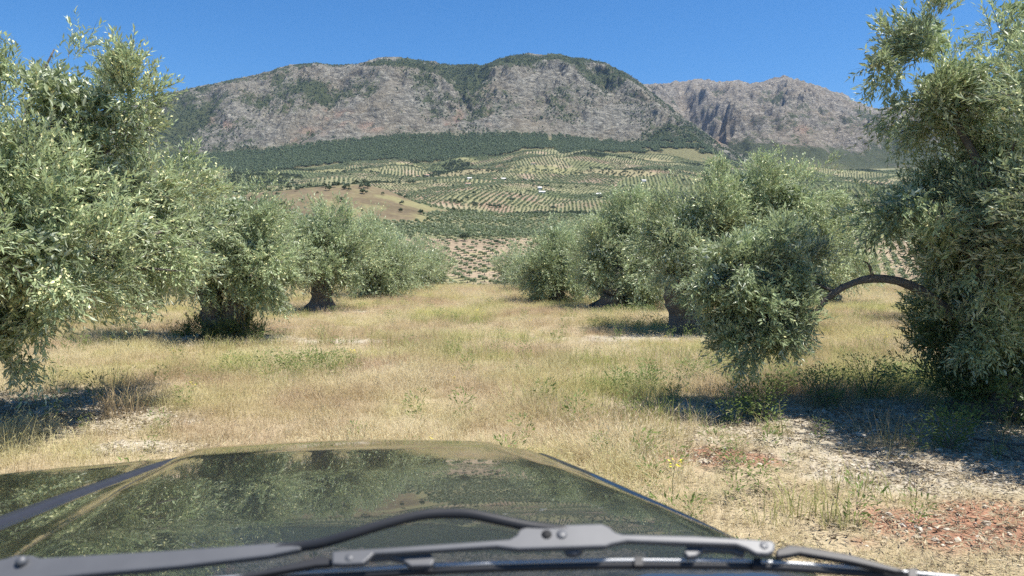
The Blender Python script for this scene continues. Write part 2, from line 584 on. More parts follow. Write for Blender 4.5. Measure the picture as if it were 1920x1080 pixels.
Y_FOOT = 2330.0
YR = ridge_depth(MX)
MY = np.where(MV <= 1, Y_FOOT + (YR - Y_FOOT) * MV, YR + (MV - 1) * 2600)
MXX = (MX - CX) / F_PX * MY
yr = tab(SKY1, MX)
yb = tab(FOR_BOT, MX) + 12
yft = tab(FOR_TOP, MX)
zb = np.minimum(CZ + elev(yb) * Y_FOOT, vz((MX - CX) / F_PX * Y_FOOT, np.full_like(MX, Y_FOOT)) - 3)
Y_FT = Y_FOOT + (YR - Y_FOOT) * 0.30
zft = CZ + elev(yft) * Y_FT
zr = CZ + elev(yr) * YR
t2 = np.clip((MV - 0.30) / 0.70, 0, 1)
prof = 0.72 * t2 + 0.28 * np.sin(t2 * math.pi / 2) ** 1.2
MZ = np.where(MV < 0.30, zb + (zft - zb) * (MV / 0.30), zft + (zr - zft) * prof)
MZ = np.where(MV > 1, zr - (MV - 1) * 900, MZ)
wx = MXX + 120 * noise(MXX / 500, MY / 500, 81) + 55 * fbm(MXX / 210, MY / 190, 3, 82)
wy = MY + 90 * fbm(MXX / 260, MY / 260, 3, 84)
amp = sstep(0.22, 0.5, MV) * (1 - 0.93 * sstep(0.80, 1.0, MV)) * (MV <= 1) + (MV > 1) * 0.07
rel = 46 * ridged(wx / 430 + 0.25 * wy / 430, wy / 1100, 2, 83, 0.5) + 20 * ridged(wx / 150 + wy / 700, wy / 200, 3, 85, 0.6) 
fine = 15 * fbm(wx / 60, wy / 75, 4, 87, 0.62) + 9 * ridged(wx / 34, wy / 44, 2, 89)
# the two gullies seen under the skyline and the spur between them
gul = -95 * np.exp(-((MX - (840 + 60 * (1 - MV))) / 38) ** 2) * sstep(0.35, 0.75, MV) * (1 - 0.75 * sstep(0.86, 1.0, MV))
gul += -60 * np.exp(-((MX - (660 - 90 * (1 - MV))) / 34) ** 2) * sstep(0.3, 0.6, MV) * (1 - 0.8 * sstep(0.85, 1.0, MV))
gul += 70 * np.exp(-((MX - (740 - 30 * (1 - MV))) / 45) ** 2) * sstep(0.3, 0.6, MV) * (1 - 0.9 * sstep(0.82, 1.0, MV))
gul += 60 * np.exp(-((MX - (1040 + 60 * (1 - MV))) / 60) ** 2) * sstep(0.3, 0.6, MV) * (1 - 0.95 * sstep(0.8, 1.0, MV))
gul += -55 * np.exp(-((MX - (1085 + 110 * (1 - MV))) / 26) ** 2) * sstep(0.35, 0.6, MV) * (1 - 0.9 * sstep(0.8, 1.0, MV))
edge = np.where((MX > 260) & (MX < 1410), 1.0, 0.3)
MZ = MZ + (rel * amp + gul * 0.8) * edge
lim = CZ + elev(yr + 1.5 + 34 * (1 - np.clip(MV, 0, 1))) * MY      # nothing in front rises over the crest line
MZ = np.where((MV < 1) & (MZ > lim), lim - 0.12 * (MZ - lim), MZ)
MZ = MZ + fine * np.maximum(amp, 0.25 * (MV > 0.9)) * edge


def rock_material(name, rock, scrub, blue=0.0):
    m = Mat(name)
    big = m.noise(0.0045, 4, 0.6)
    mid = m.noise(0.022, 5, 0.72, dist=0.4)
    fin = m.noise(0.055, 5, 0.8)
    mp = m.n('ShaderNodeMapping'); mp.inputs['Scale'].default_value = (1, 1, 3.2)
    m.l(m.pos(), mp.inputs['Vector'])
    strata = m.noise(0.02, 4, 0.7, vec=mp.outputs[0], dist=1.2)
    r = m.ramp(m.math('ADD', m.math('MULTIPLY', fin, 0.5), m.math('MULTIPLY', strata, 0.5)),
               [(0.38, tuple(x * 0.36 for x in rock)), (0.50, rock), (0.61, tuple(min(1, x * 1.85) for x in rock))])
    warm = m.mix(m.ramp(big, [(0.45, 0.0), (0.7, 0.5)]), r, (rock[0] * 1.05, rock[1] * 0.9, rock[2] * 0.72))
    warm = m.mix(m.math('MULTIPLY', m.attr('red'), 0.7), warm, (0.37, 0.245, 0.18))
    k = m.math('ADD', m.math('ADD', m.math('MULTIPLY', mid, 0.55), m.math('MULTIPLY', fin, 0.45)), m.math('MULTIPLY', m.math('SUBTRACT', m.attr('scrub'), 0.5), 0.55))
    sc = m.mix(fin, tuple(x * 0.7 for x in scrub), tuple(x * 1.4 for x in scrub))
    c = m.mix(m.ramp(k, [(0.46, 0.0), (0.54, 0.93)]), warm, sc)
    c = m.mix(m.attr('field'), c, m.mix(mid, (0.17, 0.18, 0.085), (0.30, 0.27, 0.15)))
    h = m.math('ADD', m.math('MULTIPLY', fin, 12.0), m.math('MULTIPLY', mid, 18.0))
    m.bsdf(**{'Base Color': c, 'Roughness': 1.0, 'Specular IOR Level': 0.05, 'Normal': m.bump(h, 1.0, 1.6)})
    return m.m


def spots(px, py, lst):
    v = np.zeros_like(px)
    for x, y, rx, ry in lst:
        v = np.maximum(v, np.exp(-((px - x) / rx) ** 2 - ((py - y) / ry) ** 2))
    return v


MPY = HZ - (MZ - CZ) / MY * F_PX          # approximate photo row, to place the reddish outcrops and the wooded crest
redm = spots(MX, MPY, [(610, 218, 14, 10), (645, 225, 20, 14), (395, 228, 16, 8), (430, 236, 12, 10), (590, 250, 22, 9), (835, 240, 14, 9), (915, 222, 10, 14), (1345, 270, 9, 8), (860, 222, 10, 16), (700, 240, 24, 9), (560, 262, 20, 7)])
redm = redm * sstep(-0.25, 0.35, fbm(MXX / 60, MY / 60, 3, 91))
scr = 0.56 + 0.28 * fbm(MXX / 260, MY / 300, 4, 93) - 0.0032 * rel
scr += 0.40 * spots(MX, MPY, [(980, 112, 60, 22), (1080, 112, 70, 16), (850, 140, 70, 30), (800, 150, 40, 30), (760, 120, 60, 14), (1150, 150, 40, 30), (880, 170, 40, 30)])
scr += 0.22 * spots(MX, MPY, [(420, 190, 110, 22), (600, 165, 60, 20), (1230, 250, 60, 30), (1150, 220, 60, 20), (340, 200, 60, 40)])
scr -= 0.26 * spots(MX, MPY, [(620, 235, 130, 30), (930, 240, 110, 22), (990, 215, 40, 14), (590, 140, 50, 12), (740, 160, 30, 30), (1000, 150, 60, 20), (770, 200, 14, 40), (1030, 250, 6, 10), (700, 210, 50, 30)])
M_ROCK1 = rock_material('limestone_mountain', (0.215, 0.205, 0.170), (0.072, 0.090, 0.042))
me = mesh_np('mountain', np.stack([MXX, MY, MZ], -1).reshape(-1, 3), grid_faces(len(mpx), len(mv)), [M_ROCK1], None, True)
point_attr(me, 'red', 'FLOAT', redm)
point_attr(me, 'scrub', 'FLOAT', scr)
point_attr(me, 'field', 'FLOAT', sstep(0.33, 0.22, MV))
link('mountain', me, kind='structure')

# rear massif on the right
npx = np.concatenate([np.arange(800, 1140, 12.0), np.arange(1140, 1780, 2.2), np.arange(1780, 2400, 10)])
nv = np.concatenate([np.linspace(0, 1, 230), np.linspace(1.02, 1.8, 20)])
NX, NV = np.meshgrid(npx, nv)
N_FOOT = 2700.0
NYR = 5600 + 160 * np.sin(NX / 90.0) - sstep(1600, 1900, NX) * 700
NY = np.where(NV <= 1, N_FOOT + (NYR - N_FOOT) * NV, NYR + (NV - 1) * 3000)
NXX = (NX - CX) / F_PX * NY
y0 = np.interp(NX, [800, 1300, 1450, 1600, 1800, 2400], [330, 326, 328, 334, 334, 334])
z0 = np.minimum(CZ + elev(y0) * N_FOOT, vz((NX - CX) / F_PX * N_FOOT, np.full_like(NX, N_FOOT)) - 4)
zr2 = CZ + elev(tab(SKY2, NX)) * NYR
tt = np.clip(NV, 0, 1)
NZ = z0 + (zr2 - z0) * (0.75 * tt + 0.25 * tt ** 1.8)
NZ = np.where(NV > 1, zr2 - (NV - 1) * 1100, NZ)
amp2 = sstep(0.05, 0.3, NV) * (1 - 0.93 * sstep(0.80, 1.0, NV)) * (NV <= 1) + (NV > 1) * 0.07
rel2 = 60 * ridged(NXX / 620 - 0.3 * NY / 620, NY / 900, 2, 103) + 30 * ridged(NXX / 180, NY / 330, 3, 105, 0.55)
fin2 = 20 * fbm(NXX / 80, NY / 100, 4, 107, 0.62) + 13 * ridged(NXX / 45, NY / 60, 2, 109)
crag = 60 * sstep(0.2, 0.6, fbm(NXX / 300, NY / 260, 3, 111)) 
ravine = -170 * np.exp(-((NX - (1250 + 130 * (1 - NV))) / 24) ** 2) * sstep(0.15, 0.5, NV) * (1 - 0.85 * sstep(0.75, 1.0, NV))
NZ = NZ + (rel2 + crag) * amp2 + ravine
lim = CZ + elev(tab(SKY2, NX) + 1.5 + 34 * (1 - np.clip(NV, 0, 1))) * NY
NZ = np.where((NV < 1) & (NZ > lim), lim - 0.12 * (NZ - lim), NZ)
NZ = NZ + fin2 * np.maximum(amp2, 0.5 * (NV > 0.85))
NPY = HZ - (NZ - CZ) / NY * F_PX
scr2 = 0.50 + 0.26 * fbm(NXX / 330, NY / 400, 4, 113) - 0.0022 * rel2 + 0.42 * sstep(255, 300, NPY) + 0.16 * spots(NX, NPY, [(1500, 230, 80, 30), (1430, 280, 70, 25), (1600, 240, 70, 30)])
scr2 -= 0.25 * spots(NX, NPY, [(1290, 190, 40, 25), (1460, 160, 70, 14), (1310, 160, 70, 12), (1290, 230, 40, 30)])
red2 = spots(NX, NPY, [(1352, 272, 9, 10), (1470, 280, 24, 8), (1640, 295, 14, 5), (1500, 245, 14, 8)]) * 0.8
M_ROCK2 = rock_material('rear_limestone', (0.235, 0.215, 0.178), (0.068, 0.084, 0.042))
me = mesh_np('far_mountain', np.stack([NXX, NY, NZ], -1).reshape(-1, 3), grid_faces(len(npx), len(nv)), [M_ROCK2], None, True)
point_attr(me, 'red', 'FLOAT', red2)
point_attr(me, 'scrub', 'FLOAT', scr2)
point_attr(me, 'field', 'FLOAT', 0.8 * sstep(0.12, 0.03, NV))
link('far_mountain', me, kind='structure')


# ------------------------------------------------------------------ foliage building blocks
def unit(v):
    return v / (np.linalg.norm(v, axis=-1, keepdims=True) + 1e-9)


def leaves_mesh(pos, dirs, nrm, length, width, tone, bend=0.12):
    """folded diamond leaves: base, two sides, tip"""
    n = len(pos)
    side = unit(np.cross(dirs, nrm))
    nn = unit(np.cross(side, dirs))
    L = length[:, None]; W = width[:, None]
    v = np.empty((n, 4, 3))
    v[:, 0] = pos
    v[:, 1] = pos + dirs * L * 0.45 + side * W * 0.5
    v[:, 2] = pos + dirs * L - nn * L * bend
    v[:, 3] = pos + dirs * L * 0.45 - side * W * 0.5
    f = np.arange(n * 4).reshape(n, 4)
    return v.reshape(-1, 3), f, np.repeat(tone, 4)


def crown_leaves(lobes, n_clump, n_shoot, n_leaf, leaf, rng, clump_r=0.30, shell=0.5, up=0.35, droop=0.0, blossom=0.1, cut=None, aspect=0.25, fill=0, twigs=True):
    """lobes: (cx,cy,cz,rx,ry,rz); returns verts, faces, tone, matidx"""
    lobes = np.asarray(lobes, float)
    w = lobes[:, 3] * lobes[:, 4] * lobes[:, 5]
    w = w ** 0.62
    li = rng.choice(len(lobes), n_clump, p=w / w.sum())
    d = unit(rng.normal(size=(n_clump, 3)))
    r = shell + (1 - shell) * rng.random(n_clump) ** 0.6
    cc = lobes[li, :3] + d * r[:, None] * lobes[li, 3:]
    cr = clump_r * rng.uniform(0.6, 1.35, n_clump) * np.clip(lobes[li, 3:].min(1) / 0.6, 0.5, 1.0)
    if cut is not None:
        k = cut(cc); cc, d, cr, li = cc[k], d[k], cr[k], li[k]
    n_clump = len(cc)
    ctone = rng.normal(0.5, 0.16, n_clump)
    # each clump is a leafy spray: a bough axis with shoots fanning off it
    ax = unit(d * 0.9 + rng.normal(size=(n_clump, 3)) * 0.45 + np.array([0, 0, up * 1.5]))
    lowc = sstep(0.0, -0.7, d[:, 2]) * droop
    ax = unit(ax + np.stack([0 * lowc, 0 * lowc, -1.5 * lowc], -1))
    alen = cr * rng.uniform(1.4, 2.5, n_clump)
    cnt = np.maximum(4, (n_shoot * rng.uniform(0.45, 1.55, n_clump)).astype(int))
    ci = np.repeat(np.arange(n_clump), cnt)
    ns = len(ci)
    u = rng.random(ns) ** 0.8
    off = rng.normal(size=(ns, 3))
    off -= (off * ax[ci]).sum(1, keepdims=True) * ax[ci]
    wdt = cr[ci] * (0.50 - 0.30 * u)
    so = cc[ci] + ax[ci] * ((u - 0.45) * alen[ci])[:, None] + off * (wdt * 0.75)[:, None]
    sd = unit(ax[ci] * 0.85 + unit(off) * rng.uniform(0.15, 0.9, ns)[:, None] + np.array([0, 0, up * 0.4]))
    low = sstep(0.1, -0.7, d[ci, 2]) * droop
    sd = unit(sd + np.stack([0 * low, 0 * low, -0.9 * low], -1))
    sl = rng.uniform(0.6, 1.3, ns) * leaf * 3.6
    # leaves along shoots
    si = np.repeat(np.arange(ns), n_leaf)
    nl = len(si)
    t = np.tile((np.arange(n_leaf) + 0.5) / n_leaf, ns) + rng.uniform(-.05, .05, nl)
    p = so[si] + sd[si] * (sl[si] * t)[:, None]
    p[:, 2] -= (t ** 2) * sl[si] * 0.12
    perp = unit(np.cross(sd[si], unit(rng.normal(size=(nl, 3)))))
    ld = unit(sd[si] * rng.uniform(0.6, 1.1, nl)[:, None] + perp * rng.uniform(0.4, 0.85, nl)[:, None] + np.array([0, 0, 0.08]))
    nrm = unit(sd[si] * 0.6 - perp * 0.5 + rng.normal(size=(nl, 3)) * 0.45 + np.array([0, 0, 1.0]))
    ln = leaf * rng.uniform(0.65, 1.2, nl)
    tone = np.clip(ctone[ci][si] + rng.normal(0, 0.22, nl), 0, 1)
    mi = np.zeros(nl, int)
    if blossom > 0:
        bl = rng.random(nl) < blossom * (0.4 + 1.2 * rng.random(n_clump)[ci][si])
        mi[bl] = 1
        ln = np.where(bl, ln * 0.55, ln)
    wd = ln * np.where(mi == 1, 0.5, aspect) * rng.uniform(0.8, 1.25, nl)
    if fill:
        wl = lobes[:, 3] * lobes[:, 4] * lobes[:, 5]
        k = rng.choice(len(lobes), fill, p=wl / wl.sum())
        fp = lobes[k, :3] + unit(rng.normal(size=(fill, 3))) * (rng.random(fill) ** 0.45 * 0.58)[:, None] * lobes[k, 3:]
        if cut is not None: fp = fp[cut(fp)]
        nf_ = len(fp)
        p = np.concatenate([p, fp]); ld = np.concatenate([ld, unit(rng.normal(size=(nf_, 3)))]); nrm = np.concatenate([nrm, unit(rng.normal(size=(nf_, 3)))])
        fl = leaf * 1.2 * rng.uniform(0.7, 1.3, nf_)
        ln = np.concatenate([ln, fl]); wd = np.concatenate([wd, fl * 0.38]); tone = np.concatenate([tone, rng.uniform(0, .6, nf_)]); mi = np.concatenate([mi, np.zeros(nf_, int)])  # inner fill leaves toned darker: the crown's inner shade put into their colour
    if twigs:      # the woody stem of every second shoot
        k = np.arange(0, ns, 2)
        p = np.concatenate([p, so[k] - sd[k] * 0.06]); ld = np.concatenate([ld, sd[k]]); nrm = np.concatenate([nrm, unit(rng.normal(size=(len(k), 3)))])
        ln = np.concatenate([ln, sl[k] + 0.06]); wd = np.concatenate([wd, np.full(len(k), leaf * 0.085)]); tone = np.concatenate([tone, np.full(len(k), .5)]); mi = np.concatenate([mi, np.full(len(k), 2)])
    v, f, tn = leaves_mesh(p, ld, nrm, ln, wd, tone)
    return v, f, tn, mi, cc


def trunk_mesh(mb, base, h, r, rng, lean=(0, 0), flare=1.5, seg=14, fork=None):
    n = 11
    t = np.linspace(0, 1, n)
    p = np.stack([base[0] + lean[0] * t + 0.06 * r * rng.normal(size=n), base[1] + lean[1] * t + 0.06 * r * rng.normal(size=n), base[2] - 0.12 + t * (h + 0.12)], 1)
    rr = r * (1 + (flare - 1) * (1 - t) ** 3) * (1 - 0.25 * t) * (1 + 0.07 * rng.normal(size=n))
    mb.add(*tube(p, rr, seg, 0.085, rng))
    return p[-1]


def olive_tree(label, base, lobes, trunk, clumps, shoots, nleaf, leaf, seed, limbs=6, blossom=0.1, up=0.35, droop=0.5, clump_r=0.3, shell=0.5,
               group='olive trees of the near grove', extra=None, mats=None, cut=None, aspect=0.25, trunks=None, fill=None):
    """trunk: (height, radius, leanx, leany); lobes relative to base"""
    rng = np.random.default_rng(seed)
    base = np.array([base[0], base[1], float(gz(base[0], base[1])) if len(base) < 3 else base[2]])
    root = bpy.data.objects.new('olive_tree', None)
    root.location = base
    root.empty_display_size = 0.3
    C.objects.link(root)
    root['label'] = label; root['category'] = 'tree'; root['group'] = group
    v, f, tn, mi, cc = crown_leaves(lobes, clumps, shoots, nleaf, leaf, rng, clump_r, shell, up, droop, blossom, cut, aspect, int(clumps * shoots * nleaf * 0.22) if fill is None else fill)
    me = mesh_np('crown', v, f, mats or [M_LEAF, M_BLOSSOM, M_BARK], mi)
    point_attr(me, 'tone', 'FLOAT', tn.astype(np.float32))
    link('crown', me, root)
    tops = []
    for (h, r, lx, ly, ox, oy) in (trunks or [(*trunk, 0, 0)]):
        mb = MB()
        tops.append(trunk_mesh(mb, (ox, oy, 0), h, r, rng, (lx, ly)))
        mb.build('trunk', M_BARK, root, True)
    # limbs from the trunk head to lobe clumps
    idx = rng.choice(len(cc), min(limbs, len(cc)), replace=False)
    for k in idx:
        top = tops[rng.integers(len(tops))]
        tgt = cc[k]
        mid = top * 0.5 + tgt * 0.5 + rng.normal(size=3) * 0.14 + np.array([0, 0, 0.12])
        path = smooth_path([top - np.array([0, 0, 0.12]), top * 0.78 + mid * 0.22 + np.array([0, 0, .1]), mid, tgt], 9)
        mb = MB()
        r0 = (trunks or [trunk])[0][1] * rng.uniform(0.25, 0.42)
        mb.add(*tube(path, np.linspace(r0, 0.012, 9), 7, 0.06, rng))
        for q in range(3):      # finer twigs
            s = path[4 + q]
            e = s + (tgt - top) * rng.uniform(0.2, 0.4) + rng.normal(size=3) * 0.28
            mb.add(*tube(smooth_path([s, (s + e) / 2 + rng.normal(size=3) * 0.05, e], 5), np.linspace(r0 * 0.28, 0.006, 5), 5))
        mb.build('branch', M_BARK, root, True)
    if extra:
        extra(root, rng)
    return root


# ------------------------------------------------------------------ the near grove
def limb_right(root, rng):
    b = np.array(root.location)
    pts = [at(1840, 640, 7.7), at(1765, 570, 7.6), at(1700, 532, 7.6), at(1640, 522, 7.6), at(1590, 534, 7.6), at(1550, 560, 7.6), at(1526, 592, 7.6), at(1490, 612, 7.6), at(1462, 625, 7.7)]
    path = smooth_path(np.array(pts) - b, 22)
    mb = MB()
    mb.add(*tube(path, np.linspace(0.055, 0.016, 22) * (1 + 0.12 * np.sin(np.arange(22) * 1.7)), 9, 0.07, rng))
    for k, (ex, ey) in {8: (1620, 490), 12: (1480, 530), 15: (1450, 590), 17: (1470, 670), 19: (1400, 600), 21: (1410, 650)}.items():
        e = at(ex, ey, 7.6 + rng.uniform(-.3, .3)) - b
        s = path[k]
        mb.add(*tube(smooth_path([s, (s + e) / 2 + np.array([0, 0, .05]), e], 7), np.linspace(0.02, 0.006, 7), 5))
    o = mb.build('branch', M_BARK, root, True)
    o['label'] = 'bare arching limb reaching left out of the crown'


def base_shoots(root, rng):
    v, f, tn, mi, cc = crown_leaves([(.5, -.25, .25, .3, .25, .25), (-.45, -.2, .2, .25, .2, .2), (.1, -.4, .15, .3, .15, .15)], 26, 16, 9, .07, rng, .16, .2, .6, 0, 0.0, twigs=False)
    k = v[:, 2].reshape(-1, 4).min(1) > 0.0
    me = mesh_np('sucker_shoots', v, f[k], [M_SUCKER], None)
    point_attr(me, 'tone', 'FLOAT', tn.astype(np.float32))
    link('sucker_shoots', me, root)


def lobes_px(base, lst):
    """(px, py, depth, rx, ry, rz) -> lobe relative to base"""
    bz = float(gz(base[0], base[1]))
    out = []
    for x, y, Y, rx, ry, rz in lst:
        p = at(x, y, Y)
        out.append((p[0] - base[0], p[1] - base[1], p[2] - bz, rx, ry, rz))
    return out


def not_low(zmin):
    return lambda c: c[:, 2] > zmin


# near left
B = (-6.1, 7.3)
olive_tree('tall olive tree with creamy blossom, cut by the photo\'s left edge', B,
           lobes_px(B, [(105, 165, 7.2, .46, .7, .34), (175, 200, 7.4, .36, .6, .36), (245, 170, 7.4, .13, .3, .10), (10, 300, 7.1, .62, .8, .54), (50, 430, 6.9, .92, .9, .70), (165, 335, 7.6, .48, .8, .40),
                        (318, 360, 8.6, .30, .55, .44), (220, 430, 7.7, .60, .8, .50), (110, 520, 7.0, .55, .7, .38), (30, 605, 6.7, .48, .55, .28), (-30, 660, 6.7, .4, .5, .24), (90, 470, 6.3, .5, .5, .36), (-150, 340, 7.3, 1.0, 1.1, 1.0), (-90, 380, 6.2, .7, .8, .7), (310, 450, 8.4, .36, .6, .36)]),
           (1.1, .38, .1, .05), 190, 40, 14, .074, 101, limbs=10, blossom=0.14, droop=0.5, clump_r=.36)

# near right with the hanging limb and suckers
B = (5.15, 7.8)
olive_tree('large olive tree with an arching bare limb, cut by the photo\'s right edge', B,
           lobes_px(B, [(1715, 78, 7.6, .40, .7, .28), (1648, 115, 7.4, .17, .4, .20), (1690, 190, 7.5, .16, .4, .16), (1800, 150, 7.8, .42, .8, .34), (1875, 270, 7.8, .60, .8, .55), (1760, 205, 7.6, .22, .5, .18), (1865, 430, 7.6, .60, .8, .48), (1700, 385, 7.6, .32, .6, .26),
                        (1755, 465, 7.6, .36, .6, .28), (1855, 590, 7.5, .55, .7, .40), (1975, 400, 7.8, 1.0, 1.1, 1.4), (1915, 15, 8, .22, .6, .22), (2130, 330, 6.0, .8, .9, .9), (2080, 180, 6.6, .7, .8, .7), (1810, 585, 7.5, .25, .4, .22)]),
           (1.0, .36, -.1, 0), 185, 40, 14, .077, 202, limbs=10, blossom=0.07, droop=0.5, clump_r=.36, extra=limb_right)
# suckers at its foot and hanging foliage are parts of the same tree
root = [o for o in C.objects if o.name.startswith('olive_tree')][-1]
rng = np.random.default_rng(31)
v, f, tn, mi, cc = crown_leaves(lobes_px(B, [(1430, 540, 7.7, .52, .5, .36), (1365, 480, 7.8, .40, .5, .34), (1468, 485, 7.8, .38, .5, .32), (1445, 615, 7.6, .44, .45, .19), (1400, 560, 7.7, .40, .45, .30), (1340, 545, 7.9, .34, .45, .28), (1490, 570, 7.8, .20, .35, .26), (1420, 640, 7.6, .36, .4, .14)]),
                                100, 30, 12, .068, rng, .20, .25, -0.05, 0.7, 0.02, fill=2500)
me = mesh_np('hanging_foliage', v, f, [M_LEAF, M_BLOSSOM, M_BARK], mi)
point_attr(me, 'tone', 'FLOAT', (tn * 0.8).astype(np.float32))
link('hanging_foliage', me, root)
v, f, tn, mi, cc = crown_leaves([(-.25, -.2, .45, .75, .5, .45), (.4, -.1, .6, .7, .5, .6), (-.55, .3, .7, .4, .4, .5), (.1, -.2, .25, .8, .45, .25)], 130, 26, 10, .064, rng, .24, .2, .5, 0, 0.0, fill=3000, twigs=False)
k = v[:, 2].reshape(-1, 4).min(1) > 0.0
f = f[k]
me = mesh_np('sucker_shoots', v, f, [M_SUCKER], None)
point_attr(me, 'tone', 'FLOAT', tn.astype(np.float32))
link('sucker_shoots', me, root, label='dark green suckers around the foot of the trunk')

# left row
B = (-5.6, 14.5)
olive_tree('olive tree with split thick trunk and tall grass at its foot', B,
           lobes_px(B, [(440, 405, 14.5, .72, 1.0, .62), (330, 455, 14.6, .85, 1.1, .62), (480, 475, 14.4, .72, 1.0, .58), (400, 515, 14.2, 1.0, 1.0, .38), (505, 535, 14.4, .33, .6, .30), (250, 490, 15.0, .7, .9, .52)]),
           None, 190, 26, 13, .088, 303, limbs=6, blossom=0.10, droop=.5, clump_r=.32, trunks=[(1.0, .25, -.16, 0, -.13, 0), (1.05, .30, .16, 0, .14, .03)], extra=base_shoots)
B = (-5.7, 22.2)
olive_tree('olive tree with single dark trunk, second in the left row beyond the split trunk', B,
           lobes_px(B, [(605, 430, 22.2, .9, 1.0, .75), (570, 480, 22.2, .95, 1.0, .65), (645, 475, 22.2, .85, 1.0, .7), (600, 505, 21.8, 1.1, .9, .35), (525, 440, 23, .8, .9, .65)]),
           (1.0, .36, .05, 0), 150, 22, 11, .108, 404, limbs=5, blossom=0.08, droop=.5, clump_r=.36)
B = (-5.5, 28.6)
olive_tree('olive tree with low skirt of leaves, third in the left row', B,
           lobes_px(B, [(690, 460, 28.6, .8, .9, 1.0), (700, 520, 28.2, 1.1, 1.0, .75), (740, 500, 28.4, .6, .8, .7)]),
           (1.0, .32, 0, 0), 170, 18, 9, .115, 505, limbs=4, blossom=0.06, clump_r=.4)
B = (-5.3, 35.0)
olive_tree('small looking olive tree, fourth in the left row', B,
           lobes_px(B, [(762, 480, 35, 1.1, 1.0, 1.0), (770, 520, 34.6, 1.2, 1.0, .7)]),
           (1.0, .3, 0, 0), 90, 16, 9, .12, 606, limbs=4, blossom=0.05, clump_r=.45)
B = (-5.1, 42.0)
olive_tree('olive tree at the far left end of the grassy lane', B,
           lobes_px(B, [(808, 490, 42, 1.0, 1.0, 1.0), (815, 520, 42, 1.2, 1.0, .8)]), (1.0, .3, 0, 0), 70, 16, 9, .14, 707, limbs=3, blossom=0.04, clump_r=.5)

# right row
B = (3.85, 16.2)
olive_tree('broad olive tree behind the hanging limb, crown wider than its neighbours', B,
           lobes_px(B, [(1390, 355, 16.4, .75, 1.0, .55), (1470, 370, 16.6, .85, 1.0, .65), (1310, 410, 16.2, .95, 1.1, .65), (1430, 460, 16.2, 1.3, 1.2, .8), (1280, 485, 15.8, .85, 1.0, .5), (1520, 470, 16.6, .75, 1.0, .9),
                        (1330, 540, 15.8, .7, .9, .30), (1560, 410, 16.8, .35, .6, .45), (1230, 440, 16.6, .6, .8, .6)]),
           (1.0, .34, -.3, 0), 270, 25, 12, .090, 808, limbs=7, blossom=0.10, droop=.5, clump_r=.32)
B = (3.15, 23.0)
olive_tree('olive tree on a squat wide stump, second in the right row', B,
           lobes_px(B, [(1180, 420, 23.2, .9, 1.0, .7), (1130, 480, 23, .75, 1.0, .8), (1215, 500, 22.6, 1.0, 1.0, .9), (1195, 565, 22.2, .5, .6, .35), (1190, 385, 23.4, .35, .5, .35)]),
           (.8, .5, .1, 0), 160, 22, 11, .108, 909, limbs=5, blossom=0.08, droop=.5, clump_r=.36)
B = (1.6, 26.4)
olive_tree('narrow upright olive tree beside the grassy lane, slim trunk showing', B,
           lobes_px(B, [(1040, 440, 26.4, .32, .5, .5), (1040, 490, 26.4, .95, 1.0, .65), (1070, 530, 26.2, .9, .9, .5), (1010, 520, 26.4, .65, .8, .55)]),
           (1.0, .24, 0, 0), 170, 18, 9, .105, 1010, limbs=4, blossom=0.06, clump_r=.36)
B = (1.1, 35.5)
olive_tree('bushy olive tree just left of the narrow upright one', B,
           lobes_px(B, [(985, 495, 35.5, .95, 1.0, .75), (1005, 515, 35.2, .9, 1.0, .7)]), (1.0, .28, 0, 0), 80, 16, 9, .12, 1111, limbs=3, blossom=0.05, clump_r=.45)
B = (.2, 44.0)
olive_tree('olive tree at the far right end of the grassy lane', B,
           lobes_px(B, [(955, 508, 44, .9, 1.0, .8), (975, 500, 44.5, .8, 1, .8)]), (1.0, .28, 0, 0), 60, 16, 9, .14, 1212, limbs=3, blossom=0.04, clump_r=.5)


# second rows behind: four crowns shared between them
def rear_tree(label, x, y, i, s=1.0):
    if i < 4:
        o = olive_tree(label, (x, y), [(0, 0, 2.2, 1.5, 1.4, .95), (-.8, 0, 1.6, 1.1, 1.1, .7), (.9, .1, 1.7, 1.1, 1.1, .8), (.1, -.3, 1.25, 1.5, 1.1, .45), (.3, 0, 2.9, .7, .8, .5)],
                       (1.0, .34, .1, 0), 150, 17, 9, .115, 2000 + i, limbs=4, blossom=.06, clump_r=.42)
        REAR_O.append(o)
    else:
        src = REAR_O[i % 4]
        o = src.copy(); C.objects.link(o)
        o['label'] = label
        o.location = (x, y, float(gz(x, y)))
        for ch in list(src.children):
            c = ch.copy(); C.objects.link(c); c.parent = o
    o.rotation_euler = (0, 0, i * 1.3)
    o.scale = (s, s, s)
    return o


REAR_O = []
REAR = [(-12.6, 16.0, 'olive tree of the second left row, half hidden behind the blossoming tree'), (-12.4, 23.0, 'olive tree seen through the gap left of the split trunk'),
        (-12.2, 30.5, 'olive tree behind the split-trunk tree, next row to the left'), (-12.0, 38.0, 'olive tree far back in the second left row'),
        (-11.0, 46.0, 'olive tree behind the second tree of the left row'),
        (10.9, 25.5, 'olive tree with thick trunk in the gap right of the arching limb'), (11.5, 18.0, 'olive tree mostly hidden behind the large right-hand tree'),
        (10.2, 33.0, 'olive tree behind the broad crown on the right'), (9.4, 41.0, 'olive tree farthest back in the second right row'),
        (5.0, 31.5, 'olive tree peeking over the squat stump tree'), (4.0, 40.0, 'olive tree rising behind the narrow upright one')]
for i, (x, y, lab) in enumerate(REAR):
    rear_tree(lab, x, y, i, 1.0 + 0.1 * math.sin(i * 2.1))


